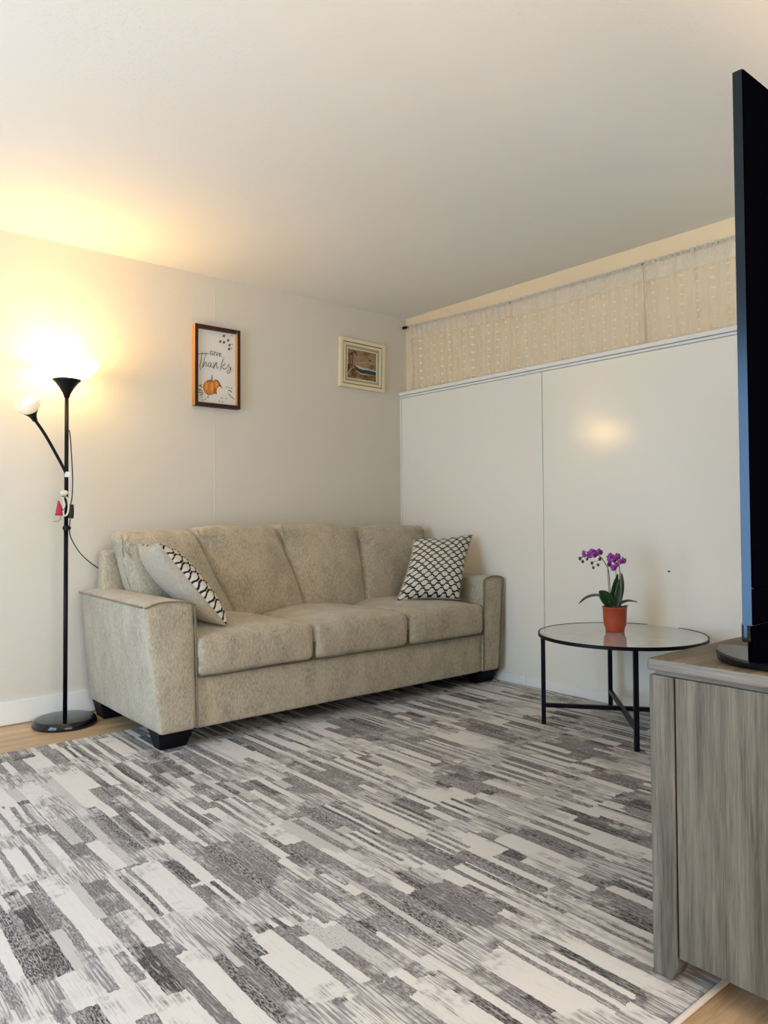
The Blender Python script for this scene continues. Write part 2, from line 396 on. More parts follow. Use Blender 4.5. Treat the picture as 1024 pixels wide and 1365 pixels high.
def tri(c, q):       # trilinear map of q in [-1,1]^3 through 8 corners c[u][v][w]
    u, v, w = [(t+1)/2 for t in q]; r = V((0, 0, 0))
    for i in (0, 1):
        for j in (0, 1):
            for k in (0, 1):
                r += V(c[i][j][k])*((u if i else 1-u)*(v if j else 1-v)*(w if k else 1-w))
    return r
def corners(x0, x1, y0, y1, z0, z1): return [[[(x, y, z) for z in (z0, z1)] for y in (y0, y1)] for x in (x0, x1)]
def softbox(bm, c, rad, bulge=(0, 0, 0), n=18, noise_amp=0.004, noise_sc=5.0, extra=None, seed=0.0):
    """subdivided box through 8 corners, rounded edges of radius rad, faces bulged by (u,v,w) metres"""
    hx = (tri(c, (1, 0, 0))-tri(c, (-1, 0, 0))).length/2; hy = (tri(c, (0, 1, 0))-tri(c, (0, -1, 0))).length/2; hz = (tri(c, (0, 0, 1))-tri(c, (0, 0, -1))).length/2
    half = (hx, hy, hz); rad = min(rad, min(half)*0.98)
    def rm(t): return math.copysign(1-(1-abs(t))**1.7, t)
    key = {}; faces = []
    def vert(p):
        k = tuple(round(a, 5) for a in p)
        if k in key: return key[k]
        s = [rm(a) if abs(a) < 0.99999 else a for a in p]
        w = V([s[i]*half[i] for i in range(3)])
        q = V([max(-(half[i]-rad), min(half[i]-rad, w[i])) for i in range(3)])
        d = w-q
        if d.length > 1e-9: w = q+d.normalized()*rad*min(1.0, max(abs(d.x), abs(d.y), abs(d.z))/rad)
        s = V([w[i]/half[i] for i in range(3)])
        P = tri(c, s)
        if any(bulge):
            ax = [(tri(c, (1, 0, 0))-tri(c, (-1, 0, 0))).normalized(), (tri(c, (0, 1, 0))-tri(c, (0, -1, 0))).normalized(), (tri(c, (0, 0, 1))-tri(c, (0, 0, -1))).normalized()]
            for i in range(3):
                j, k2 = (i+1) % 3, (i+2) % 3
                P += ax[i]*bulge[i]*s[i]*(1-abs(s[j])**2.5)*(1-abs(s[k2])**2.5)
        if noise_amp: P += noise.noise_vector(P*noise_sc+V((seed, seed*2.1, seed)))*noise_amp
        if extra: P = extra(P, s)
        v = bm.verts.new(P); key[k] = v; return v
    g = [-1+2*i/n for i in range(n+1)]
    for ax in range(3):
        for sg in (-1, 1):
            for i in range(n):
                for j in range(n):
                    q = []
                    for (a, b) in ((g[i], g[j]), (g[i+1], g[j]), (g[i+1], g[j+1]), (g[i], g[j+1])):
                        p = [0, 0, 0]; p[ax] = sg; p[(ax+1) % 3] = a; p[(ax+2) % 3] = b; q.append(vert(p))
                    try: bm.faces.new(q)
                    except ValueError: pass

# ------------------------------------------------------------------ setting
# floor with oak planks running along x
fl = struct(box('floor', XL, 0.06, YF, 0.0, -0.06, -0.012, 'dark_gap'))
random.seed(3)
proto = {}
y = 0.0; row = 0
while y > YF:
    y1 = max(y-0.178, YF); x = XL+random.uniform(-1.1, 0)
    while x < 0.0:
        x2 = min(x+1.22, 0.0); xa = max(x, XL)
        if x2-xa > 0.05:
            w = round(x2-xa, 3); d = round(y-y1, 3); k = (w, d)
            if k not in proto:
                bm = bmesh.new(); g = 0.0012
                c = corners(g, w-g, -d+g, -g, -0.0118, 0.0)
                bx(bm, g, w-g, -d+g, -g, -0.0118, -0.001)
                # small chamfer on the upper edge
                t = corners(g+0.002, w-g-0.002, -d+g+0.002, -g-0.002, -0.0009, 0.0); bx(bm, g+0.002, w-g-0.002, -d+g+0.002, -g-0.002, -0.001, 0.0)
                bmesh.ops.recalc_face_normals(bm, faces=bm.faces)
                me = bpy.data.meshes.new('plank'); bm.to_mesh(me); bm.free(); me.materials.append(MAT['oak_floor']); proto[k] = me
            o = bpy.data.objects.new('plank', proto[k]); COL.objects.link(o); o.parent = fl; o.location = (xa, y, 0)
        x = x+1.22
    y -= 0.178; row += 1
struct(box('ceiling', XL, 0.12, YF, 0.0, H, H+0.08, 'ceiling_paint'))
struct(box('wall_back', XL, 0.12, 0.0, 0.10, -0.06, H+0.08, 'wall_paint'))
# left wall with the door opening, front wall with the window opening (both outside the frame)
bm = bmesh.new()
bx(bm, XL-0.1, XL, YF, -2.65, -0.06, H+0.08); bx(bm, XL-0.1, XL, -0.85, 0.0, -0.06, H+0.08); bx(bm, XL-0.1, XL, -2.65, -0.85, 2.03, H+0.08); bx(bm, XL-0.1, XL, -2.65, -0.85, -0.06, 0.08)
struct(link_bm('wall_left', bm, 'wall_paint'))
bm = bmesh.new()
bx(bm, XL, -4.15, YF-0.1, YF, -0.06, H+0.08); bx(bm, -1.05, 0.12, YF-0.1, YF, -0.06, H+0.08); bx(bm, -4.15, -1.05, YF-0.1, YF, 2.2, H+0.08); bx(bm, -4.15, -1.05, YF-0.1, YF, -0.06, 0.5)
struct(link_bm('wall_front', bm, 'wall_paint'))
bm = bmesh.new()
for a, b in ((-2.65, -2.59), (-1.79, -1.71), (-0.91, -0.85)): bx(bm, XL-0.07, XL-0.02, a, b, 0.08, 2.03)
bx(bm, XL-0.07, XL-0.02, -2.65, -0.85, 0.08, 0.16); bx(bm, XL-0.07, XL-0.02, -2.65, -0.85, 1.96, 2.03)
struct(link_bm('door_1', bm, 'white_trim'))
bm = bmesh.new()
for a, b in ((-4.15, -4.09), (-2.63, -2.57), (-1.11, -1.05)): bx(bm, a, b, YF-0.07, YF-0.02, 0.5, 2.2)
bx(bm, -4.15, -1.05, YF-0.07, YF-0.02, 0.5, 0.56); bx(bm, -4.15, -1.05, YF-0.07, YF-0.02, 2.14, 2.2)
struct(link_bm('window_1', bm, 'white_trim'))
# right wall: tan upper wall, big white boards in front of it, rail and ledge cap
wr = struct(box('wall_right', 0.0585, 0.12, YF, 0.0, -0.06, H, 'tan_paint'))
box('backing', 0.012, 0.0585, YF, 0.0, 0.0, 1.872, 'dark_gap', wr)
YB = [-0.012, -1.262, -2.50, -3.74, -4.96, -5.70]
for a, b in zip(YB, YB[1:]):
    box('panel', 0.0, 0.014, b+0.002, a-0.002, 0.062, 1.858, 'panel_paint', wr, bevel=0.0015)
box('cap_rail', -0.014, 0.0585, YF, -0.0005, 1.876, 1.899, 'white_trim', wr, bevel=0.002)
box('top_rail', -0.004, 0.0125, YF, -0.0005, 1.860, 1.874, 'white_trim', wr, bevel=0.0015)
box('corner_strip', -0.006, 0.012, -0.0115, -0.0005, 0.0, 1.860, 'white_trim', wr, bevel=0.002)
# baseboards
bb = struct(box('baseboard_back', XL, -0.001, -0.014, 0.0, 0.006, 0.119, 'white_trim', bevel=0.002))
bb = struct(box('baseboard_right', -0.010, 0.0, YF, -1.131, 0.003, 0.064, 'white_trim', bevel=0.002))
box('board', -0.010, 0.0, -1.129, -0.014, 0.003, 0.064, 'white_trim', bb, bevel=0.002)
# thin vertical batten over the joint of the back wall
struct(box('trim_1', -1.459, -1.451, -0.0018, 0.0, 0.119, H, 'wall_paint', bevel=0.001))

# ------------------------------------------------------------------ rug
r = thing('area_rug', 'large grey and cream striped distressed rug covering most of the wood floor', 'rug', (-1.85, -1.85, 0))
bm = bmesh.new(); bx(bm, -3.68, -0.014, -3.228, -0.49, 0.0008, 0.008); link_bm('pile', bm, 'rug_print', r)
bm = bmesh.new(); tube(bm, [(-3.68, -3.234, 0.0065), (-2.6, -3.235, 0.0065), (-1.9, -3.236, 0.0065), (-0.014, -3.234, 0.0065)], 0.0062, 8)
b = link_bm('edge_binding', bm, 'rug_binding', r, smooth=True); b['label'] = 'cream bound edge strip'

# ------------------------------------------------------------------ sofa
sofa = thing('sofa', 'three seat beige chenille sofa with four back cushions and black block feet', 'sofa', (-1.15, -0.5, 0))
YA, YBK = -0.968, -0.075
def arm(s):     # left or right arm, flaring outwards to the top
    if s < 0: xo_b, xo_t, xi_b, xi_t = -2.205, -2.285, -2.035, -2.050
    else: xo_b, xo_t, xi_b, xi_t = -0.062, -0.020, -0.205, -0.198
    xs = sorted([(xo_b, xo_t), (xi_b, xi_t)])
    c = [[[(xs[i][0], yy, 0.086), (xs[i][1]+(0.028 if (s < 0 and i == 0 and yy > -0.5) else 0), yy, zt)] for yy, zt in ((YA, 0.640), (YBK, 0.640))] for i in (0, 1)]
    return c
for s in (-1, 1):
    bm = bmesh.new(); c = arm(s)
    def cr(P, q):
        P = P.copy()
        if q.z > 0.5: P.z += 0.014*(1-q.x*q.x)*(q.z-0.5)*2
        return P
    softbox(bm, c, 0.022, (0.006, 0.010, 0.0), 22, 0.003, 6.0, cr, seed=s)
    a = link_bm('armrest', bm, 'sofa_fabric', sofa, smooth=True)
    # welts around the front face and along the top outer edge
    bm = bmesh.new()
    def fp(u, w): return tri(c, (u, -1, w))
    pts = [fp(1, -0.97), fp(1, 0.0), fp(1, 0.86), fp(0.93, 0.97)+V((0, 0, 0.002)), fp(0.5, 1.0)+V((0, 0, 0.008)), fp(0, 1)+V((0, 0, 0.012)), fp(-0.5, 1)+V((0, 0, 0.008)), fp(-0.93, 0.97)]
    if s > 0: pts += [fp(-1, 0.86), fp(-1, 0), fp(-1, -0.97)]
    tube(bm, [p+V((0, -0.003, 0)) for p in smooth_path(pts, 5)], 0.0042, 6)
    if s < 0: tube(bm, [tri(c, (-0.99, v, 0.985)) for v in (-0.98, -0.5, 0, 0.5, 0.98)], 0.0042, 6)
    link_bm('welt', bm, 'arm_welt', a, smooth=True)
# base rail and back frame
bm = bmesh.new(); softbox(bm, corners(-2.045, -0.200, -0.955, -0.09, 0.086, 0.310), 0.015, (0, 0.006, 0), 16, 0.003, 4.0)
fr = link_bm('front_rail', bm, 'sofa_fabric', sofa, smooth=True)
bm = bmesh.new()
c = [[[(-2.205, -0.22, 0.12), (-2.165, -0.165, 0.850)], [(-2.185, -0.06, 0.12), (-2.150, -0.045, 0.848)]], [[(-0.075, -0.22, 0.12), (-0.09, -0.165, 0.85)], [(-0.075, -0.06, 0.12), (-0.09, -0.045, 0.85)]]]
softbox(bm, c, 0.03, (0, 0, 0), 20, 0.003, 5.0); link_bm('back_frame', bm, 'sofa_fabric', sofa, smooth=True)
# dark underside
box('underside', -2.15, -0.10, -0.93, -0.10, 0.080, 0.090, 'black_leg', sofa)
# seat cushions
SX = [-2.046, -1.424, -0.809, -0.206]
for i in range(3):
    x0, x1 = SX[i]+0.002, SX[i+1]-0.002
    zt = 0.490
    c = [[[(x, yy, 0.312), (x, yy, zt)] for yy in (-0.985, -0.22)] for x in (x0, x1)]
    def ex(P, q, i=i):
        P = P.copy()
        if q.z > 0: P.z += 0.034*(1-abs(q.x)**2.2)*(1-abs(q.y*0.92)**3)*q.z
        if q.y < 0: P.y -= 0.010*(1-q.z*q.z)*(1-q.x**4)
        return P
    bm = bmesh.new(); softbox(bm, c, 0.034, (0, 0, 0), 26, 0.006, 5.0, ex, seed=i*3.7)
    sc = link_bm('seat_cushion', bm, 'sofa_fabric', sofa, smooth=True)
    bm = bmesh.new()
    loop = []
    for (u, w) in ((-0.9, -0.98), (0, -0.98), (0.9, -0.98), (0.985, -0.8), (0.985, 0), (0.985, 0.72), (0.9, 0.93), (0.5, 0.99), (0, 1.0), (-0.5, 0.99), (-0.9, 0.93), (-0.985, 0.72), (-0.985, 0), (-0.985, -0.8)):
        p = tri(c, (u, -0.93, w)); p.z += (0.028*(1-abs(u)**2.2) if w > 0.5 else 0); p.y += (0.010 if abs(w) < 0.9 and abs(u) > .95 else 0.006); loop.append(p)
    # only the lower front seam and the sides show as piping
    low = [loop[12], loop[13], loop[0], loop[1], loop[2], loop[3], loop[4]]
    low = [p+V((0, -0.026, 0.001)) for p in low]
    tube(bm, smooth_path(low, 5), 0.004, 6); link_bm('piping', bm, 'welt_groove_shade', sc, smooth=True)
# back cushions (pillow backs): bottom x0,x1 / top x0,x1
BC = [(-2.05, -1.555, -2.150, -1.745), (-1.555, -1.108, -1.755, -1.235), (-1.108, -0.683, -1.235, -0.655), (-0.683, -0.215, -0.655, -0.075)]
for i, (a0, a1, b0, b1) in enumerate(BC):
    yb = -0.40; zt = (0.945, 0.962, 0.968, 0.952)[i]
    c = [[[(x_b, yb-0.07, 0.465), (x_t, -0.335, zt)], [(x_b, yb+0.10, 0.465), (x_t, -0.165, zt-0.005)]] for x_b, x_t in ((a0-0.006, b0-0.006), (a1+0.006, b1+0.006))]
    def ex(P, q, i=i, a0=a0, b1=b1):
        P = P.copy()
        P.z -= 0.006*abs(q.x)**4*(q.z > 0)*q.z
        # gathers at the upper corners
        cxr = 1.0 if i else -1.0
        for sx in (-1, 1):
            d = math.hypot((q.x-sx*0.95)*1.1, (q.z-0.72)*1.6)
            amp = 0.018 if (i == 0 and sx < 0) or (i == 3 and sx > 0) else (0.017 if sx < 0 else 0.009)
            if d < 0.75 and q.y < 0.3:
                ang = math.atan2(q.z-0.72, q.x-sx*0.95)
                P.y += amp*math.sin(ang*11+i)*(1-d/0.75)**1.3*min(1, d*5)
                P.z += 0.5*amp*math.sin(ang*9+1+i)*(1-d/0.75)*min(1, d*5)
        # one crease hanging across the upper part
        P.y += 0.010*math.exp(-((q.z-0.45+0.15*q.x)/0.07)**2)*max(0, 1-abs(q.x+0.9)*1.2)*(q.y < 0)
        return P
    bm = bmesh.new(); softbox(bm, c, 0.045, (0, 0.050, 0.010), 30, 0.012, 5.5, ex, seed=i*5.1+2)
    cu = link_bm('back_cushion', bm, 'sofa_fabric', sofa, smooth=True)
    bm = bmesh.new(); pts = [tri(c, (u, -0.25, w)) for u, w in ((-0.985, -0.8), (-0.985, 0), (-0.985, 0.8))] if i else [tri(c, (u, -0.3, w)) for u, w in ((-0.95, -0.7), (-0.985, 0), (-0.975, 0.7))]
    tube(bm, smooth_path(pts, 5), 0.004, 6); link_bm('piping', bm, 'welt_groove_shade', cu, smooth=True)
# feet: tapered black blocks
for (xa, xb, ya, yb_, z0) in ((-2.190, -2.045, -0.935, -0.84, 0.009), (-0.205, -0.050, -0.935, -0.84, 0.009), (-2.180, -2.045, -0.20, -0.095, 0.0005), (-0.205, -0.07, -0.20, -0.095, 0.0005)):
    bm = bmesh.new()
    oy = 0.030 if ya < -0.5 else 0
    hexa(bm, [[[(xa+0.012 if 0 else xa+0.010, ya+oy, z0), (xa-0.012, ya-0.014, 0.09)], [(xa+0.010, yb_, z0), (xa-0.012, yb_+0.01, 0.09)]], [[(xb-0.012, ya+oy, z0), (xb+0.004, ya-0.014, 0.09)], [(xb-0.012, yb_, z0), (xb+0.004, yb_+0.01, 0.09)]]])
    link_bm('foot', bm, 'black_leg', sofa, bevel=0.003)

# ------------------------------------------------------------------ throw pillows
def pillow(name, label, NB, FB, NT, FT, T, group, seed, front_sign):
    """corners: NB/FB bottom edge ends, NT/FT top edge ends; u runs N->F, w bottom->top"""
    NB, FB, NT, FT = map(V, (NB, FB, NT, FT)); cen = (NB+FB+NT+FT)/4
    root = thing(name, label, 'pillow', (cen.x, cen.y, min(NB.z, FB.z)), group)
    nrm = (FB-NB).cross(NT-NB).normalized()*front_sign
    n = 26
    def P(u, w, side):
        a = u*(1-0.075*(1-w*w)); b = w*(1-0.075*(1-u*u)); s, t = (a+1)/2, (b+1)/2
        p = NB*(1-s)*(1-t)+FB*s*(1-t)+NT*(1-s)*t+FT*s*t
        th = T*(max(0, (1-abs(u)**2.6)*(1-abs(w)**2.6)))**0.45
        p += nrm*side*th
        p += noise.noise_vector(p*7+V((seed, 0, side)))*0.010*min(1, th/T*2)
        return p
    for side, nm, mt in ((1, 'front_cover', 'pillow_pattern'), (-1, 'back_cover', 'pillow_back')):
        bm = bmesh.new(); uv = bm.loops.layers.uv.new('UVMap')
        g = [math.sin((-1+2*i/n)*PI/2) for i in range(n+1)]
        vs = [[bm.verts.new(P(g[i], g[j], side)) for j in range(n+1)] for i in range(n+1)]
        for i in range(n):
            for j in range(n):
                f = bm.faces.new((vs[i][j], vs[i+1][j], vs[i+1][j+1], vs[i][j+1]))
                for l, (a, b) in zip(f.loops, ((i, j), (i+1, j), (i+1, j+1), (i, j+1))): l[uv].uv = ((g[a]+1)/2, (g[b]+1)/2)
        o = link_bm(nm, bm, mt, root, smooth=True, flip=False)
        o['label'] = 'front face printed with dark interlocking ovals' if side > 0 else 'plain beige back face'
    bm = bmesh.new(); m = 16
    ring = [P(-1+2*k/m, -1, 0) for k in range(m)]+[P(1, -1+2*k/m, 0) for k in range(m)]+[P(1-2*k/m, 1, 0) for k in range(m)]+[P(-1, 1-2*k/m, 0) for k in range(m)]
    tube(bm, ring, 0.0042, 6, closed=True); link_bm('seam_piping', bm, 'pillow_back', root, smooth=True)
    return root
pillow('throw_pillow', 'square pillow leaning on left sofa arm, mostly its plain beige back showing', (-1.862, -0.905, 0.515), (-1.80, -0.56, 0.545), (-2.130, -0.765, 0.895), (-2.085, -0.42, 0.880), 0.085, 'oval print throw pillows', 3.0, 1)
pillow('throw_pillow', 'square pillow with dark oval chain print propped in right corner of sofa', (-0.650, -0.70, 0.520), (-0.322, -0.885, 0.520), (-0.405, -0.585, 0.872), (-0.075, -0.765, 0.896), 0.085, 'oval print throw pillows', 8.0, 1)

# ------------------------------------------------------------------ floor lamp
LX, LY = -2.349, -0.166
lamp = thing('floor_lamp', 'black torchiere floor lamp with lit white bowl and small side reading light', 'lamp', (LX, LY, 0))
bm = bmesh.new(); lathe(bm, [(0, 0.0005), (0.146, 0.0005), (0.150, 0.004), (0.149, 0.014), (0.143, 0.030), (0.138, 0.035), (0.132, 0.036), (0.02, 0.038), (0, 0.038)], (LX, LY, 0), seg=64)
link_bm('base', bm, 'gloss_black', lamp, smooth=True)
bm = bmesh.new(); tube(bm, [(LX, LY, 0.03), (LX, LY, 0.96)], 0.0105, 16); tube(bm, [(LX, LY, 0.955), (LX, LY, 1.63)], 0.0098, 16)
lathe(bm, [(0.013, -0.012), (0.0135, 0.0), (0.013, 0.012)], (LX, LY, 0.965), seg=16)
pole = link_bm('pole', bm, 'black_metal', lamp, smooth=True)
bm = bmesh.new(); lathe(bm, [(0, 1.612), (0.012, 1.612), (0.018, 1.632), (0.034, 1.660), (0.052, 1.684), (0.068, 1.700), (0.066, 1.704), (0, 1.704)], (LX, LY, 0), seg=40)
link_bm('shade_holder', bm, 'black_metal', lamp, smooth=True)
prof = [(0.030, 1.701), (0.062, 1.703), (0.092, 1.716), (0.120, 1.738), (0.140, 1.763), (0.153, 1.790), (0.150, 1.791), (0.137, 1.766), (0.117, 1.742), (0.090, 1.720), (0.060, 1.707), (0.030, 1.706)]
bm = bmesh.new(); lathe(bm, prof, (LX, LY, 0), seg=56, closed=True)
sh = link_bm('lamp_shade', bm, 'shade_lit', lamp, smooth=True); sh['label'] = 'glowing white glass bowl'
bm = bmesh.new(); ball(bm, (LX, LY, 1.765), 0.024, 20, (1, 1, 1.2)); bl = link_bm('bulb', bm, 'bulb_main', lamp, smooth=True)
l = bpy.data.lights.new('lamp_light', 'POINT'); l.energy = 17; l.color = (1.0, 0.50, 0.12); l.shadow_soft_size = 0.042
lo = bpy.data.objects.new('lamp_light', l); COL.objects.link(lo); lo.location = (LX, LY, 1.762)
# side reading light
tocam = V((-0.29, -0.96, -0.15)).normalized(); A1 = V((-2.512, LY-0.045, 1.490)); J = V((LX, LY-0.012, 1.225))
arm_pts = smooth_path([J, V((LX-0.035, LY-0.02, 1.29)), V((-2.455, LY-0.035, 1.41)), A1], 6)
bm = bmesh.new(); tube(bm, arm_pts, 0.0075, 10); link_bm('side_arm', bm, 'black_metal', lamp, smooth=True)
ax = V((-0.375, -0.32, 0.60)).normalized()
bm = bmesh.new(); lathe(bm, [(0, -0.012), (0.011, -0.012), (0.015, 0.008), (0.024, 0.028), (0.036, 0.042), (0.034, 0.045), (0, 0.045)], A1, ax, 28); link_bm('side_shade_holder', bm, 'black_metal', lamp, smooth=True)
prof = [(0.015, 0.043), (0.034, 0.044), (0.050, 0.058), (0.060, 0.078), (0.064, 0.100), (0.061, 0.101), (0.057, 0.080), (0.047, 0.062), (0.033, 0.048), (0.015, 0.047)]
bm = bmesh.new(); lathe(bm, prof, A1, ax, 36, closed=True); o = link_bm('side_shade', bm, 'shade_small', lamp, smooth=True); o['label'] = 'small cream bowl shade facing the viewer'
bm = bmesh.new(); lathe(bm, [(0, 0.046), (0.014, 0.050), (0.022, 0.066), (0.024, 0.080), (0.018, 0.096), (0, 0.103)], A1, ax, 20); link_bm('bulb', bm, 'bulb_small', lamp, smooth=True)
box('clip', LX-0.011, LX+0.012, LY-0.022, LY-0.008, 1.217, 1.243, 'white_plastic', lamp, bevel=0.002)
bm = bmesh.new(); lathe(bm, [(0.0105, 0), (0.0165, 0.004), (0.0165, 0.016), (0.0105, 0.02)], (LX, LY, 0.955), seg=16); bx(bm, LX+0.008, LX+0.022, LY-0.005, LY+0.005, 0.958, 0.972); link_bm('cord_clip', bm, 'black_metal', lamp, smooth=False)
# cord with in-line switch, hanging down to behind the sofa
CX = LX+0.026
bm = bmesh.new()
tube(bm, smooth_path([(LX+0.006, LY-0.006, 1.452), (LX+0.014, LY-0.004, 1.440), (CX-0.004, LY, 1.36), (CX+0.004, LY, 1.22), (CX+0.002, LY, 1.12), (LX+0.020, LY-0.004, 1.083)], 6), 0.0028, 6)
tube(bm, smooth_path([(LX+0.018, LY-0.004, 1.010), (LX+0.016, LY-0.002, 0.96), (LX+0.030, LY+0.02, 0.915), (LX+0.085, LY+0.06, 0.840), (LX+0.150, LY+0.10, 0.785), (-2.125, -0.030, 0.735), (-2.06, -0.025, 0.66), (-2.0, -0.022, 0.45), (-1.98, -0.022, 0.10)], 6), 0.0028, 6)
cord = link_bm('cord', bm, 'black_cord', lamp, smooth=True)
bm = bmesh.new(); softbox(bm, corners(LX+0.011, LX+0.034, LY-0.012, LY+0.008, 1.012, 1.082), 0.005, (0.002, 0, 0), 6, 0); link_bm('switch', bm, 'black_cord', cord, smooth=True)

# hanging ornament on the pole
orn = thing('hanging_ornament', 'small red and cream cloth ornament tied to the black lamp pole', 'ornament', (LX-0.03, LY-0.03, 1.02))
ox, oy = LX-0.028, LY-0.028
bm = bmesh.new(); ball(bm, (ox+0.010, oy, 1.138), 0.017, 14, (1.15, 0.9, 0.8)); o = link_bm('bead', bm, 'cream_cloth', orn, smooth=True)
bm = bmesh.new(); tube(bm, smooth_path([(ox+0.012, oy, 1.125), (ox+0.026, oy, 1.108), (ox+0.030, oy-0.004, 1.07), (ox+0.024, oy-0.004, 1.035), (ox+0.010, oy-0.006, 1.026), (ox+0.004, oy-0.005, 1.045), (ox+0.012, oy-0.002, 1.075), (ox+0.004, oy, 1.110), (ox-0.006, oy, 1.118)], 5), 0.0045, 8); link_bm('ribbon_loop', bm, 'cream_cloth', orn, smooth=True)
bm = bmesh.new(); tube(bm, smooth_path([(ox-0.006, oy, 1.118), (ox+0.008, oy-0.008, 1.122), (ox+0.022, oy, 1.118), (LX, LY-0.010, 1.110)], 5), 0.002, 6); tube(bm, smooth_path([(ox+0.020, oy-0.005, 1.105), (ox+0.012, oy-0.008, 1.065), (ox-0.004, oy-0.008, 1.05)], 5), 0.002, 6); link_bm('string', bm, 'ink', orn, smooth=True)
bm = bmesh.new()
sec = [(ox-0.016, 1.098, 0.003), (ox-0.014, 1.080, 0.009), (ox-0.012, 1.062, 0.014), (ox-0.010, 1.045, 0.018), (ox-0.010, 1.030, 0.021)]
rings = []
for cx_, z, rr in sec: rings.append([bm.verts.new((cx_+rr*(1+0.18*math.sin(3*a*2*PI/12))*math.cos(a*2*PI/12), oy+0.5*rr*math.sin(a*2*PI/12), z-0.004*math.sin(a*1.7))) for a in range(12)])
for A, B in zip(rings, rings[1:]):
    for k in range(12): bm.faces.new((A[k], A[(k+1) % 12], B[(k+1) % 12], B[k]))
bm.faces.new(rings[0]); bm.faces.new(rings[-1]); o = link_bm('tassel_cloth', bm, 'red_cloth', orn, smooth=True)
bm = bmesh.new(); tube(bm, smooth_path([(ox-0.006, oy, 1.03), (ox-0.006, oy, 1.012), (ox-0.018, oy-0.003, 1.000), (ox-0.040, oy-0.004, 0.997)], 5), 0.0012, 5); link_bm('curl', bm, 'ink', orn, smooth=True)

# ------------------------------------------------------------------ wall pictures
def ribbon(bm, pts, w, off, f, taper=True):
    """flat stroke on a board; pts in source coordinates, f maps them to 3d, off = lift in -y"""
    P = [f(*p) for p in pts]; P = smooth_path(P, 5) if len(P) > 2 else P; L = []; R = []
    for i, p in enumerate(P):
        t = (P[min(i+1, len(P)-1)]-P[max(i-1, 0)]).normalized(); s = V((t.z, 0, -t.x))
        ww = w*0.5*((0.55+0.45*math.sin(PI*i/max(1, len(P)-1))) if taper else 1)
        L.append(bm.verts.new(p+s*ww+V((0, -off, 0)))); R.append(bm.verts.new(p-s*ww+V((0, -off, 0))))
    for i in range(len(P)-1): bm.faces.new((L[i], R[i], R[i+1], L[i+1]))
def blob(bm, cx, cy, rx, ry, off, f, rot=0.0, n=18):
    vs = []
    for k in range(n):
        a = 2*PI*k/n; x, y_ = rx*math.cos(a), ry*math.sin(a)
        vs.append(bm.verts.new(f(cx+x*math.cos(rot)-y_*math.sin(rot), cy+x*math.sin(rot)+y_*math.cos(rot))+V((0, -off, 0))))
    bm.faces.new(vs)
sg = thing('framed_sign', 'tall wood framed sign reading GIVE Thanks with pumpkins, on back wall', 'sign', (-1.455, 0, 1.66))
X0, X1, Z0, Z1, D = -1.603, -1.309, 1.661, 2.135, 0.042; fwid = 0.021
box('board', X0+0.01, X1-0.01, -0.016, -0.010, Z0+0.01, Z1-0.01, 'sign_board', sg)
for (a, b, c_, d) in ((X0, X0+fwid, Z0, Z1), (X1-fwid, X1, Z0, Z1), (X0+fwid, X1-fwid, Z0, Z0+fwid), (X0+fwid, X1-fwid, Z1-fwid, Z1)):
    bm = bmesh.new(); bx(bm, a, b, -D, -0.001, c_, d)
    for f_ in bm.faces:
        f_.normal_update()
    bmesh.ops.recalc_face_normals(bm, faces=bm.faces)
    for f_ in bm.faces:
        n_ = f_.normal
        f_.material_index = 0 if (n_.y < -0.5 or abs(n_.z) > 0.5) else 1
    link_bm('frame_side', bm, ['dark_wood', 'gold_wood'], sg, bevel=0.0008)
bx0, bx1, bz0, bz1 = X0+fwid, X1-fwid, Z0+fwid, Z1-fwid
def sf(cx, cy):
    u = (cx-170)/(700-170); yt = 165+75*u; yb2 = 1130+40*u
    return V((bx0+u*(bx1-bx0), -0.0165, bz0+(yb2-cy)/(yb2-yt)*(bz1-bz0)))
bm = bmesh.new()      # the words GIVE Thanks
for s_ in ([(385, 470), (372, 462), (358, 475), (356, 498), (368, 512), (384, 506), (386, 492), (374, 490)], [(405, 470), (405, 515)], [(428, 475), (442, 520), (458, 482)], [(477, 488), (477, 527)], [(477, 488), (506, 492)], [(477, 506), (500, 509)], [(477, 527), (508, 528)], [(398, 470), (412, 471)], [(398, 515), (412, 516)], [(420, 475), (435, 476)], [(451, 482), (465, 483)]):
    ribbon(bm, s_, 0.0038, 0.0006, sf, taper=False)
for s_ in ([(190, 508), (230, 500), (270, 498), (300, 500), (340, 498)], [(245, 480), (238, 530), (228, 600), (215, 660), (222, 700), (232, 712)],
           [(300, 480), (285, 540), (262, 620), (250, 680), (265, 650), (285, 612), (300, 615), (298, 650), (305, 662), (322, 640)],
           [(360, 618), (340, 612), (325, 640), (335, 668), (355, 655), (365, 615), (362, 655), (375, 675), (392, 650)],
           [(405, 610), (402, 650), (398, 690), (415, 650), (432, 612), (442, 618), (438, 660), (448, 685), (465, 670)],
           [(542, 540), (522, 590), (502, 650), (490, 712)], [(560, 612), (540, 640), (508, 662)], [(508, 662), (530, 685), (556, 693), (580, 672)],
           [(580, 672), (602, 645), (618, 626), (606, 640), (612, 660), (634, 680), (632, 712), (612, 742), (590, 746), (582, 728), (604, 706), (646, 668)]):
    ribbon(bm, s_, 0.0040, 0.0006, sf)
o = link_bm('lettering', bm, 'ink', sg, flip=False); o['label'] = 'GIVE Thanks in black lettering'
bm = bmesh.new(); blob(bm, 350, 935, 92, 100, 0.0004, sf); blob(bm, 430, 925, 62, 95, 0.0005, sf); o = link_bm('pumpkin_print', bm, 'pumpkin_dark', sg, flip=False)
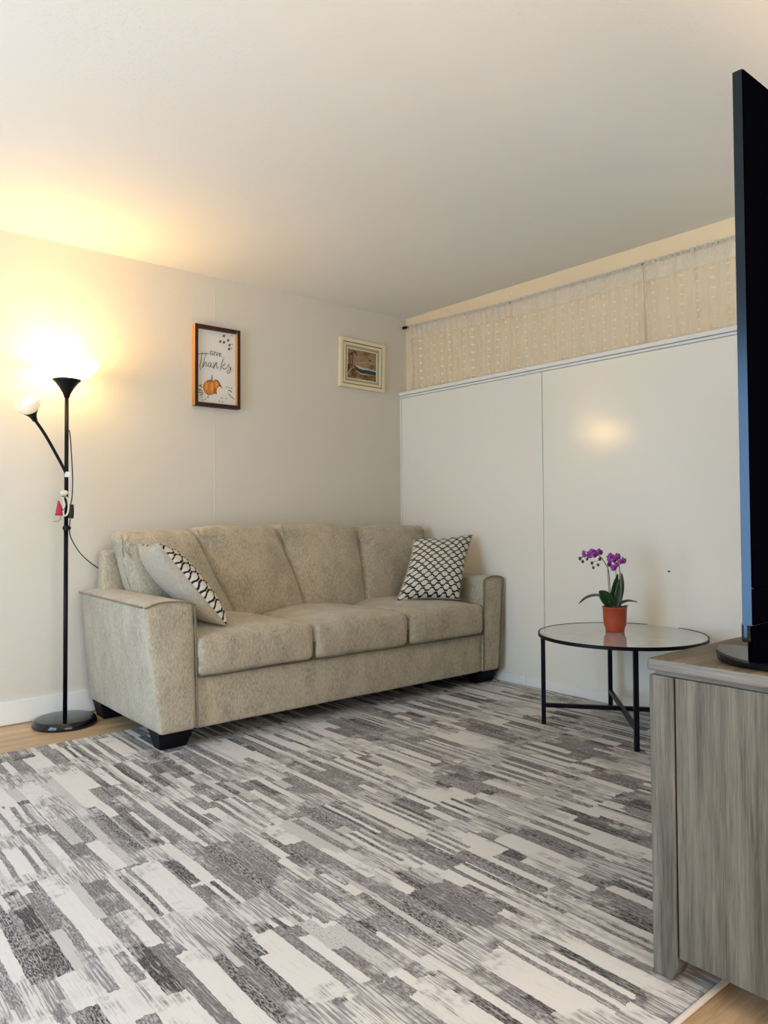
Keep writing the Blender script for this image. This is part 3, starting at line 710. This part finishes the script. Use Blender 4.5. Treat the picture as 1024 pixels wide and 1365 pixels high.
bm = bmesh.new(); blob(bm, 300, 935, 34, 78, 0.0007, sf, 0.12); blob(bm, 372, 945, 30, 88, 0.0008, sf); blob(bm, 335, 940, 26, 84, 0.00075, sf); blob(bm, 430, 900, 38, 55, 0.0007, sf, -0.4); link_bm('pumpkin_print', bm, 'pumpkin', sg, flip=False)
bm = bmesh.new(); blob(bm, 376, 930, 13, 60, 0.0011, sf); blob(bm, 303, 920, 12, 50, 0.0011, sf); blob(bm, 440, 890, 14, 28, 0.0011, sf); link_bm('pumpkin_print', bm, 'pumpkin_light', sg, flip=False)
bm = bmesh.new(); blob(bm, 488, 985, 48, 62, 0.0012, sf); blob(bm, 545, 985, 42, 60, 0.0014, sf); link_bm('gourd_print', bm, 'pale_gourd', sg, flip=False)
bm = bmesh.new()
for s_ in ([(510, 930), (480, 960), (478, 1000), (495, 1040)], [(515, 930), (512, 980), (515, 1045)], [(520, 930), (548, 960), (550, 1005), (535, 1045)], [(520, 930), (575, 950), (588, 990), (565, 1035)]): ribbon(bm, s_, 0.0015, 0.0019, sf)
link_bm('gourd_print', bm, 'gourd_line', sg, flip=False)
bm = bmesh.new(); ribbon(bm, [(382, 868), (374, 830), (380, 772)], 0.008, 0.0014, sf); ribbon(bm, [(508, 940), (500, 915), (470, 880)], 0.005, 0.0019, sf)
for (x_, y_) in ((540, 262), (600, 318), (540, 345), (490, 335), (618, 380), (612, 430)): blob(bm, x_, y_, 17, 20, 0.0006, sf, 0.5, 10)
for (p, q) in (((195, 905), (250, 940)), ((190, 960), (250, 985)), ((195, 1005), (262, 1010)), ((215, 925), (240, 900)), ((600, 1010), (645, 1065)), ((645, 1050), (680, 1085)), ((595, 965), (650, 985)), ((210, 1040), (262, 1025)), ((330, 1045), (318, 1075))): ribbon(bm, [p, ((p[0]+q[0])/2, (p[1]+q[1])/2-4), q], 0.006, 0.0006, sf)
link_bm('leaf_print', bm, 'leaf_ink', sg, flip=False)['kind'] = 'stuff'
bm = bmesh.new()
for (x_, y_, r_) in ((650, 255, .3), (655, 370, .8), (645, 425, .2), (575, 925, 0), (610, 935, 1), (650, 940, .5), (240, 1060, .9), (290, 1085, .4), (250, 1100, .2), (510, 1070, .3), (575, 1075, .8), (480, 1110, .5), (520, 1120, 1.1), (640, 985, .4), (210, 980, .4)): blob(bm, x_, y_, 15, 9, 0.0005, sf, r_, 10)
link_bm('leaf_print', bm, 'leaf_pale', sg, flip=False)['kind'] = 'stuff'

# small painting of a wave in a cream and gilt frame, hanging slightly crooked
pt = thing('framed_painting', 'small square seascape painting in cream and gilt frame, hung slightly crooked', 'painting', (-0.352, 0, 1.88))
PX0, PX1, PZ0, PZ1 = -0.553, -0.163, 1.884, 2.219
pc = V(((PX0+PX1)/2, 0, (PZ0+PZ1)/2)); prot = Matrix.Rotation(math.radians(1.2), 4, 'Y')
def pm(bm): bm.transform(Matrix.Translation(pc) @ prot @ Matrix.Translation(-pc))
def frame_ring(name, m0, m1, y0, y1, mat, bevel=0.0015):
    for (a, b, c_, d) in ((PX0+m0, PX0+m1, PZ0+m0, PZ1-m0), (PX1-m1, PX1-m0, PZ0+m0, PZ1-m0), (PX0+m1, PX1-m1, PZ0+m0, PZ0+m1), (PX0+m1, PX1-m1, PZ1-m1, PZ1-m0)):
        bm = bmesh.new(); bx(bm, a, b, y1, y0, c_, d); pm(bm); link_bm(name, bm, mat, pt, bevel=bevel)
frame_ring('frame_side', 0.0, 0.024, -0.001, -0.028, 'cream_frame', 0.003)
frame_ring('gilt_groove', 0.0241, 0.0300, -0.001, -0.019, 'gilt_groove', 0)
frame_ring('inner_frame', 0.0301, 0.046, -0.001, -0.025, 'cream_frame', 0.003)
frame_ring('liner', 0.0461, 0.062, -0.001, -0.014, 'linen_liner', 0)
frame_ring('slip', 0.0621, 0.0685, -0.001, -0.017, 'cream_frame', 0)
cx0, cx1, cz0, cz1 = PX0+0.068, PX1-0.068, PZ0+0.068, PZ1-0.068
bm = bmesh.new(); bx(bm, cx0, cx1, -0.010, -0.002, cz0, cz1); pm(bm); cv = link_bm('canvas', bm, 'painted_sky', pt)
R_ = prot
def pf(cx, cy):
    u = (cx-287)/(765-287); yt = 310+65*u; yb2 = 815+55*u
    p = V((cx0+u*(cx1-cx0), -0.0102, cz0+(yb2-cy)/(yb2-yt)*(cz1-cz0)))
    return pc+prot.to_3x3() @ (p-pc)
bm = bmesh.new(); vs = [bm.verts.new(pf(*p)+V((0, -0.0003, 0))) for p in ((290, 600), (400, 600), (440, 680), (560, 740), (640, 770), (764, 765), (764, 868), (290, 815))]; bm.faces.new(vs); link_bm('brushwork', bm, 'painted_shore', cv, flip=False)
bm = bmesh.new(); vs = [bm.verts.new(pf(*p)+V((0, -0.0006, 0))) for p in ((405, 600), (450, 640), (520, 668), (600, 668), (680, 680), (762, 700), (764, 755), (690, 745), (620, 735), (520, 725), (450, 690), (415, 650))]; bm.faces.new(vs); link_bm('brushwork', bm, 'painted_wave', cv, flip=False)
bm = bmesh.new()
ribbon(bm, [(420, 602), (480, 618), (540, 650), (620, 655), (762, 688)], 0.012, 0.0009, pf); ribbon(bm, [(450, 690), (500, 735), (560, 750), (620, 750)], 0.006, 0.0009, pf); blob(bm, 490, 630, 36, 20, 0.0011, pf, 0.4); link_bm('brushwork', bm, 'painted_foam', cv, flip=False)
bm = bmesh.new()
for s_ in ([(290, 390), (340, 400), (400, 370), (440, 410)], [(300, 430), (350, 420), (390, 400)], [(330, 440), (335, 520), (330, 600)], [(385, 400), (370, 500), (375, 600)], [(290, 595), (340, 590), (395, 600)], [(400, 350), (430, 390), (440, 440)], [(640, 505), (660, 498), (680, 510)]): ribbon(bm, s_, 0.009, 0.0008, pf)
link_bm('brushwork', bm, 'painted_palm', cv, flip=False)['kind'] = 'stuff'
bm = bmesh.new(); ribbon(bm, [(430, 570), (520, 545), (620, 540), (740, 560)], 0.006, 0.0005, pf); ribbon(bm, [(300, 760), (340, 680), (370, 640)], 0.008, 0.0008, pf); blob(bm, 620, 505, 12, 10, 0.0007, pf); link_bm('brushwork', bm, 'painted_glow', cv, flip=False)

# ------------------------------------------------------------------ coffee table
TC = V((-0.372, -2.005, 0)); TR = 0.386
tb = thing('coffee_table', 'round glass coffee table on thin black metal legs with crossed stretchers', 'table', TC)
bm = bmesh.new(); lathe(bm, [(TR-0.016, 0.436), (TR, 0.436), (TR, 0.452), (TR-0.004, 0.452), (TR-0.006, 0.4445), (TR-0.016, 0.4445)], TC, seg=96, closed=True)
link_bm('rim', bm, 'black_metal', tb, smooth=False)
bm = bmesh.new(); lathe(bm, [(0, 0.4450), (TR-0.007, 0.4450), (TR-0.007, 0.4505), (0, 0.4505)], TC, seg=96); link_bm('glass_top', bm, 'table_glass', tb)
legs = [V((-0.597, -1.720, 0)), V((-0.640, -2.245, 0)), V((-0.104, -1.765, 0)), V((-0.147, -2.290, 0))]
for p in legs:
    bm = bmesh.new(); bx(bm, -0.0105, 0.0105, -0.0105, 0.0105, 0.009, 0.436)
    a = math.atan2(p.y-TC.y, p.x-TC.x); bm.transform(Matrix.Translation(p) @ Matrix.Rotation(a, 4, 'Z')); link_bm('leg', bm, 'black_metal', tb, bevel=0.001)
for p, q, z in ((legs[0], legs[3], 0.100), (legs[1], legs[2], 0.1005)):
    bm = bmesh.new(); d = (q-p); Ln = d.length; bx(bm, 0.0105, Ln-0.0105, -0.009, 0.009, z-0.010, z+0.010)
    bm.transform(Matrix.Translation(p) @ Matrix.Rotation(math.atan2(d.y, d.x), 4, 'Z')); link_bm('stretcher', bm, 'black_metal', tb, bevel=0.001)

# ------------------------------------------------------------------ potted orchid on the table
PB = V((-0.332, -1.946, 0.4512)); RV = V((0.767, -0.641, 0)); FV = V((0.641, 0.767, 0)); kk = 0.000374
def L(cx, cy, d=0.0): return PB+RV*((cx-590)*kk)+V((0, 0, (1195-cy)*kk))+FV*d
oc = thing('potted_orchid', 'purple moth orchid in terracotta coloured pot on the glass table', 'plant', PB)
bm = bmesh.new(); lathe(bm, [(0, 0), (0.043, 0), (0.045, 0.010), (0.046, 0.020), (0.052, 0.032), (0.0545, 0.060), (0.0565, 0.112), (0.0595, 0.114), (0.0595, 0.120), (0.0555, 0.120), (0.0535, 0.100), (0, 0.098)], PB, seg=48)
link_bm('pot', bm, 'terracotta', oc, smooth=True)
bm = bmesh.new(); lathe(bm, [(0, 0.108), (0.030, 0.106), (0.0525, 0.101)], PB, seg=24)
for v in bm.verts: v.co.z += 0.004*noise.noise(v.co*80)
link_bm('soil', bm, 'soil', oc, smooth=True)
def leaf(pts, w, nrm_hint, parent=oc):
    P = smooth_path([L(*p) for p in pts], 5); n = len(P); bm = bmesh.new(); rows = []
    for i, p in enumerate(P):
        t = (P[min(i+1, n-1)]-P[max(i-1, 0)]).normalized(); s = t.cross(V(nrm_hint)).normalized(); up = s.cross(t).normalized()
        f = i/(n-1); ww = w*0.5*max(0.04, math.sin(PI*min(1, 0.12+0.88*f)**0.9)**0.7 if f < 0.97 else 0.1)
        rows.append([bm.verts.new(p+s*ww*a+up*(0.22*abs(a)*ww)+up*b) for b in (0.0012, -0.0012) for a in (-1, -0.5, 0, 0.5, 1)])
    for A, B in zip(rows, rows[1:]):
        for k in range(4): bm.faces.new((A[k], A[k+1], B[k+1], B[k])); bm.faces.new((A[k+5], B[k+5], B[k+6], A[k+6]))
        bm.faces.new((A[0], B[0], B[5], A[5])); bm.faces.new((A[4], A[9], B[9], B[4]))
    link_bm('leaf', bm, 'orchid_leaf', parent, smooth=True)
leaf([(565, 875), (510, 800), (440, 720), (392, 672)], 0.060, FV*-1)
leaf([(550, 870, 0.01), (470, 770, 0.01), (390, 738, 0.01), (300, 740, 0.01), (210, 775, 0.01), (135, 838, 0.01)], 0.030, (-0.25*FV+V((0, 0, 1))))
leaf([(575, 870, 0.01), (580, 740, 0.01), (605, 600, 0.01), (645, 455, 0.01)], 0.040, FV*-1+RV*0.4)
leaf([(610, 875), (640, 740), (670, 600), (690, 450)], 0.042, FV*-1-RV*0.3)
leaf([(620, 875), (690, 825), (780, 803), (885, 820)], 0.022, (-0.35*FV+V((0, 0, 1))))
leaf([(640, 885, -0.02), (690, 862, -0.03), (740, 852, -0.03)], 0.010, (-0.35*FV+V((0, 0, 1))))
bm = bmesh.new(); tube(bm, smooth_path([L(545, 880), L(535, 700), L(518, 420), L(490, 345), L(430, 250), L(370, 205), L(290, 195), L(220, 205), L(160, 245)], 6), 0.0022, 6)
tube(bm, smooth_path([L(420, 262), L(370, 285), L(330, 292), L(305, 312), L(320, 370)], 5), 0.0011, 5); link_bm('flower_stem', bm, 'stem_green', oc, smooth=True)
bm = bmesh.new(); tube(bm, smooth_path([L(655, 885), L(668, 700), L(662, 450), L(655, 340), L(620, 255), L(560, 230)], 6), 0.0022, 6)
tube(bm, smooth_path([L(612, 640), L(612, 450), L(605, 350)], 5), 0.0015, 5); link_bm('flower_stem', bm, 'stem_green', oc, smooth=True)
for (a, b) in (((522, 885), (505, 395)), ((664, 885, -0.01), (668, 420, -0.01))):
    bm = bmesh.new(); tube(bm, [L(*a), L(*b)], 0.0020, 6); link_bm('stake', bm, 'stake', oc, smooth=True)
def flower(cx, cy, d, r, face, spin=0.0):
    c = L(cx, cy, d); r = r*kk; fz = V(face).normalized(); q = V((0, 0, 1)).rotation_difference(fz); bm = bmesh.new()
    for k, (ang, ln, wd) in enumerate(((90, 1.0, 0.48), (210, 0.95, 0.48), (330, 0.95, 0.48), (12, 1.12, 0.95), (168, 1.12, 0.95))):
        a = math.radians(ang)+spin; dx, dy = math.cos(a), math.sin(a); rows = []
        for i in range(6):
            f = i/5; ww = wd*r*0.55*math.sin(PI*(0.10+0.86*f))**0.7
            z = r*(0.10+0.22*math.sin(f*2.2)-0.25*f*f)
            rows.append([bm.verts.new(c+q @ V((dx*ln*r*f-dy*ww*s_, dy*ln*r*f+dx*ww*s_, z+abs(s_)*r*0.08+(0.001 if k > 2 else 0)+zz))) for zz in (0.0006, -0.0006) for s_ in (-1, 0, 1)])
        for A, B in zip(rows, rows[1:]):
            bm.faces.new((A[0], A[1], B[1], B[0])); bm.faces.new((A[1], A[2], B[2], B[1])); bm.faces.new((A[3], B[3], B[4], A[4])); bm.faces.new((A[4], B[4], B[5], A[5])); bm.faces.new((A[0], B[0], B[3], A[3])); bm.faces.new((A[2], A[5], B[5], B[2]))
        bm.faces.new([rows[-1][i] for i in (0, 1, 2, 5, 4, 3)])
    fo = link_bm('flower', bm, 'petal', oc, smooth=True)
    bm = bmesh.new(); bmesh.ops.create_uvsphere(bm, u_segments=10, v_segments=6, radius=r*0.24)
    for v in bm.verts: v.co = c+q @ V((v.co.x, v.co.y*1.4-r*0.15, v.co.z*1.2+r*0.30))
    link_bm('lip', bm, 'petal_lip', fo, smooth=True)
fcam = V((-0.60, -0.72, -0.10))
for a in ((212, 190, 0, 44, fcam-RV*0.9, 0.3), (290, 190, 0, 62, fcam-RV*0.3, 0.1), (350, 185, -0.01, 68, fcam+RV*0.1, 0), (398, 178, 0.01, 58, fcam+RV*0.5, -0.2),
          (545, 240, 0, 56, fcam-RV*0.5, 0.1), (602, 250, -0.01, 68, fcam, 0), (690, 290, 0, 62, fcam+RV*0.5, -0.1), (592, 355, -0.01, 60, fcam-V((0, 0, 0.3)), 0.4), (560, 335, 0.01, 46, fcam-RV*0.6, 0.9)): flower(*a)
for (x_, y_, r_) in ((148, 252, 21), (183, 292, 19), (240, 262, 16), (303, 310, 19), (320, 372, 17), (382, 336, 17), (625, 205, 18), (405, 262, 20), (515, 330, 18)):
    bm = bmesh.new(); ball(bm, L(x_, y_), r_*kk, 10, (1, 1, 1.2)); link_bm('bud', bm, 'bud', oc, smooth=True)

# ------------------------------------------------------------------ television console
KX, KY0, KY1, KZ = -2.001, -3.119, -3.560, 0.693
ks = thing('media_console', 'weathered grey wood television console with thick legs, at the right edge', 'console', (-1.2, -3.34, 0))
KR = -0.25
box('top', KX-0.002, KR+0.002, KY1-0.004, KY0+0.004, 0.667, KZ, ['console_top'], ks, bevel=0.004)
o = ks.children[0]; o.data.materials.append(MAT['console_edge'])
for p in o.data.polygons:
    if abs(p.normal.z) < 0.5: p.material_index = 1
box('under_top', KX+0.008, KR-0.008, KY1+0.010, KY0-0.010, 0.6575, 0.6665, 'console_edge', ks, bevel=0.001)
def cleg(xa, xb, ya, yb2, z0, inner):
    bm = bmesh.new(); ch = 0.030
    # profile in y-z with a chamfered inner lower corner
    if inner < 0: prof = [(ya, z0), (yb2+0.012, z0), (yb2, z0+ch), (yb2, 0.657), (ya, 0.657)]
    else: prof = [(ya, z0), (yb2-0.012, z0), (yb2, z0+ch), (yb2, 0.657), (ya, 0.657)]
    A = [bm.verts.new((xa, a, b)) for a, b in prof]; B = [bm.verts.new((xb, a, b)) for a, b in prof]
    bm.faces.new(A); bm.faces.new(B[::-1])
    for i in range(5): j = (i+1) % 5; bm.faces.new((A[i], A[j], B[j], B[i]))
    return link_bm('leg', bm, 'console_side', ks, bevel=0.002)
for xa, xb in ((KX, KX+0.055), (KR-0.055, KR)):
    cleg(xa, xb, KY0, KY0-0.056, 0.009, -1); cleg(xa, xb, KY1, KY1+0.056, 0.0005, 1)
for xa in (KX+0.0015, KR-0.0195):
    box('gap_shade_strip', xa+0.004, xa+0.016, KY0-0.0598, KY0-0.0563, 0.064, 0.650, 'dark_gap', ks)  # dark filler strip standing in for the shade between leg and side panel
    box('side_panel', xa, xa+0.018, KY1+0.060, KY0-0.0605, 0.062, 0.657, 'console_side', ks, bevel=0.001)
box('back_panel', KX+0.056, KR-0.056, KY1+0.012, KY1+0.024, 0.09, 0.657, 'console_side', ks)
box('bottom_shelf', KX+0.024, KR-0.024, KY1+0.026, KY0-0.03, 0.075, 0.095, 'console_side', ks)
for i in range(3):
    w = (KR-KX-0.112)/3; xa = KX+0.056+i*w
    dr = box('door', xa+0.002, xa+w-0.002, KY0-0.024, KY0-0.006, 0.10, 0.632, 'console_side', ks, bevel=0.001)
    box('handle', xa+w-0.05, xa+w-0.04, KY0-0.0055, KY0+0.010, 0.33, 0.45, 'black_metal', dr)

# ------------------------------------------------------------------ television
tv = thing('television', 'large thin flat screen television seen from behind, standing on grey console', 'television', (-1.1, -3.335, KZ))
TX0, TX1, TY0, TY1, TZ0, TZ1 = -2.000, -0.20, -3.345, -3.326, 0.787, 1.913
bm = bmesh.new()
for (a, b, c_, d) in ((TX0, TX0+0.010, TZ0, TZ1), (TX1-0.010, TX1, TZ0, TZ1), (TX0+0.010, TX1-0.010, TZ0, TZ0+0.010), (TX0+0.010, TX1-0.010, TZ1-0.010, TZ1)): bx(bm, a, b, TY0, TY1, c_, d)
link_bm('bezel', bm, 'tv_edge', tv)
box('screen', TX0+0.0101, TX1-0.0101, TY1-0.006, TY1-0.001, TZ0+0.0101, TZ1-0.0101, 'screen', tv)
box('back_panel', TX0+0.0010, TX1-0.0010, TY0-0.003, TY0-0.0002, 0.862, TZ1-0.001, 'tv_back', tv, bevel=0.001)
box('lower_back_panel', TX0+0.0010, TX1-0.0010, TY0-0.003, TY0-0.0002, TZ0+0.001, 0.860, 'tv_back', tv, bevel=0.001)
bm = bmesh.new(); softbox(bm, corners(-1.85, -0.35, TY0-0.045, TY0-0.004, 0.80, 1.30), 0.012, n=10, noise_amp=0); link_bm('rear_housing', bm, 'tv_back', tv, smooth=True)
# feet
for fx, s_ in ((-1.900, -1), (-0.36, 1)):
    bm = bmesh.new(); rows = []
    n = 20
    for i in range(n+1):
        f = -1+2*i/n; yy = -3.365+0.135*f; hw = 0.075*max(0.0, 1-abs(f)**3.5)**0.5+0.004
        zt = KZ+0.014+0.016*f*f+0.002; zb = KZ+0.0008+0.018*max(0, abs(f)-0.45)**1.6
        rows.append([bm.verts.new((fx-hw, yy, zt-0.003)), bm.verts.new((fx-hw*0.9, yy, zt)), bm.verts.new((fx+hw*0.9, yy, zt)), bm.verts.new((fx+hw, yy, zt-0.003)), bm.verts.new((fx+hw*0.8, yy, zb)), bm.verts.new((fx-hw*0.8, yy, zb))])
    for A, B in zip(rows, rows[1:]):
        for k in range(6): bm.faces.new((A[k], A[(k+1) % 6], B[(k+1) % 6], B[k]))
    bm.faces.new(rows[0]); bm.faces.new(rows[-1][::-1]); link_bm('foot', bm, 'gloss_black', tv, smooth=False)
    bm = bmesh.new(); softbox(bm, corners(fx-0.07 if s_ < 0 else fx-0.04, fx+0.04 if s_ < 0 else fx+0.07, TY0-0.002, TY1+0.006, KZ+0.014, TZ0), 0.006, n=6, noise_amp=0); link_bm('neck', bm, 'tv_back', tv, smooth=False)
bm = bmesh.new(); softbox(bm, corners(-1.985, -0.22, -3.337, -3.314, 0.748, 0.792), 0.008, n=8, noise_amp=0); link_bm('speaker_bar', bm, 'tv_edge', tv, smooth=True)
box('speaker_bar_back', -1.986, -0.224, -3.3425, -3.3375, 0.722, 0.790, 'tv_back', tv)

# ------------------------------------------------------------------ curtain rod, sheers, hooks
rod = thing('curtain_rod', 'thin metal spring curtain rod under the ceiling over the white boards', 'curtain rod', (0.03, -0.006, 2.36))
RP = lambda y_: 2.371-0.040*min(1, (-y_)/1.0)**0.8 if y_ > -1.0 else 2.331-0.002*(-y_-1.0)
bm = bmesh.new(); tube(bm, [(0.030, -0.006-3.0*i/40, RP(-3.0*i/40)) for i in range(41)], 0.0055, 8); link_bm('tube', bm, 'rod_metal', rod, smooth=True)
bm = bmesh.new(); tube(bm, [(0.030, -0.001, 2.372), (0.030, -0.026, 2.371)], 0.011, 12); tube(bm, [(0.030, -0.026, 2.371), (0.030, -0.045, 2.370)], 0.008, 12); link_bm('end_cap', bm, 'black_metal', rod, smooth=False)
labs = ['leftmost dotted white sheer curtain, gathered, hanging beside the painting', 'middle dotted white sheer curtain above the wide white boards', 'right hand dotted white sheer curtain, partly behind the television']
for i, (ya, yb2) in enumerate(((-0.070, -1.000), (-1.012, -1.905), (-1.915, -2.95))):
    cu = thing('sheer_curtain', labs[i], 'curtain', (0.03, (ya+yb2)/2, 1.9), 'dotted sheer curtains on the rod')
    amp = (0.008, 0.004, 0.005)[i]; fr_ = (17, 7, 9)[i]
    def cp(s, z, i=i, ya=ya, yb2=yb2, amp=amp, fr_=fr_):
        yy = ya+(yb2-ya)*s - 0.020*(RP(ya)-z)/0.45*(1-s)
        a = amp*(math.sin(s*fr_*2*PI+0.8*math.sin(s*9))+0.4*math.sin(s*fr_*4.3*PI+i))
        top = max(0, 1-(RP(yy)-z)/0.03)
        return V((0.030+a*(1-0.2*top), yy, z))
    def sheet(zf0, zf1, nz, nm, mt, thick=0.0, s0=0, s1=1):
        bm = bmesh.new(); uv = bm.loops.layers.uv.new('UVMap'); ns = 150; vs = []
        for a in range(ns+1):
            s = s0+(s1-s0)*a/ns; zt, zb = zf1(s), zf0(s); vs.append([bm.verts.new(cp(s, zb+(zt-zb)*b/nz)+V((thick, 0, 0))) for b in range(nz+1)])
        for a in range(ns):
            for b in range(nz):
                f = bm.faces.new((vs[a][b], vs[a+1][b], vs[a+1][b+1], vs[a][b+1]))
                for l_, (p, q) in zip(f.loops, ((a, b), (a+1, b), (a+1, b+1), (a, b+1))): l_[uv].uv = (s0+(s1-s0)*p/ns, q/nz)
        return link_bm(nm, bm, mt, cu, smooth=True, flip=False)
    Y_ = lambda s, ya=ya, yb2=yb2: ya+(yb2-ya)*s
    hem = 0.088
    sheet(lambda s: 1.903, lambda s: RP(Y_(s))-hem, 8, 'sheer_panel', 'sheer')
    sheet(lambda s: RP(Y_(s))-hem+0.004*math.sin(s*40), lambda s: RP(Y_(s))-0.012, 3, 'header_band', 'sheer_header')
    # gathered ruffle above and over the rod
    bm = bmesh.new(); n = 260; vs = []
    for a in range(n+1):
        s = a/n; yy = Y_(s); w = 0.004*math.sin(a*1.9)+0.003*math.sin(a*0.83); z = RP(yy)
        vs.append([bm.verts.new((0.020+w, yy, z-0.014)), bm.verts.new((0.0215+w, yy, z+0.001+0.002*math.sin(a*1.3))), bm.verts.new((0.028+w*0.6, yy, z+0.012+0.005*math.sin(a*2.3)+0.003*math.sin(a*0.61)))])
    for A, B in zip(vs, vs[1:]):
        for k in range(2): bm.faces.new((A[k], A[k+1], B[k+1], B[k]))
    link_bm('ruffle', bm, 'sheer_header', cu, smooth=True, flip=False)
    for s in ((0.0, 1.0) if i == 1 else (0.0,)):
        bm = bmesh.new(); z1 = RP(Y_(s))+0.010
        tube(bm, [cp(s, 1.905+(z1-1.905)*k/10)+V((-0.002, 0, 0)) for k in range(11)], 0.0045, 6); link_bm('side_hem', bm, 'sheer_edge', cu, smooth=True)
hk = thing('cup_hook', 'tiny white cup hook in the tan wall above the first curtain', 'hook', (0.057, -0.445, 2.414))
bm = bmesh.new(); tube(bm, smooth_path([(0.058, -0.445, 2.418), (0.040, -0.445, 2.418), (0.030, -0.445, 2.408), (0.034, -0.445, 2.397), (0.044, -0.445, 2.399)], 5), 0.003, 8); link_bm('hook_wire', bm, 'white_plastic', hk, smooth=True)
bm = bmesh.new(); lathe(bm, [(0, 0), (0.008, 0), (0.008, 0.003), (0, 0.003)], (0.058, -0.445, 2.418), (-1, 0, 0), 14); link_bm('plate', bm, 'white_plastic', hk)
nl = thing('wall_nail', 'small dark nail in the wide white board above the glass table', 'nail', (0.0, -2.048, 0.728))
bm = bmesh.new(); tube(bm, [(-0.0005, -2.048, 0.728), (-0.012, -2.050, 0.730)], 0.002, 8); link_bm('shank', bm, 'black_metal', nl)
bm = bmesh.new(); tube(bm, [(-0.012, -2.050, 0.730), (-0.014, -2.050, 0.730)], 0.0045, 10); link_bm('head', bm, 'black_metal', nl)
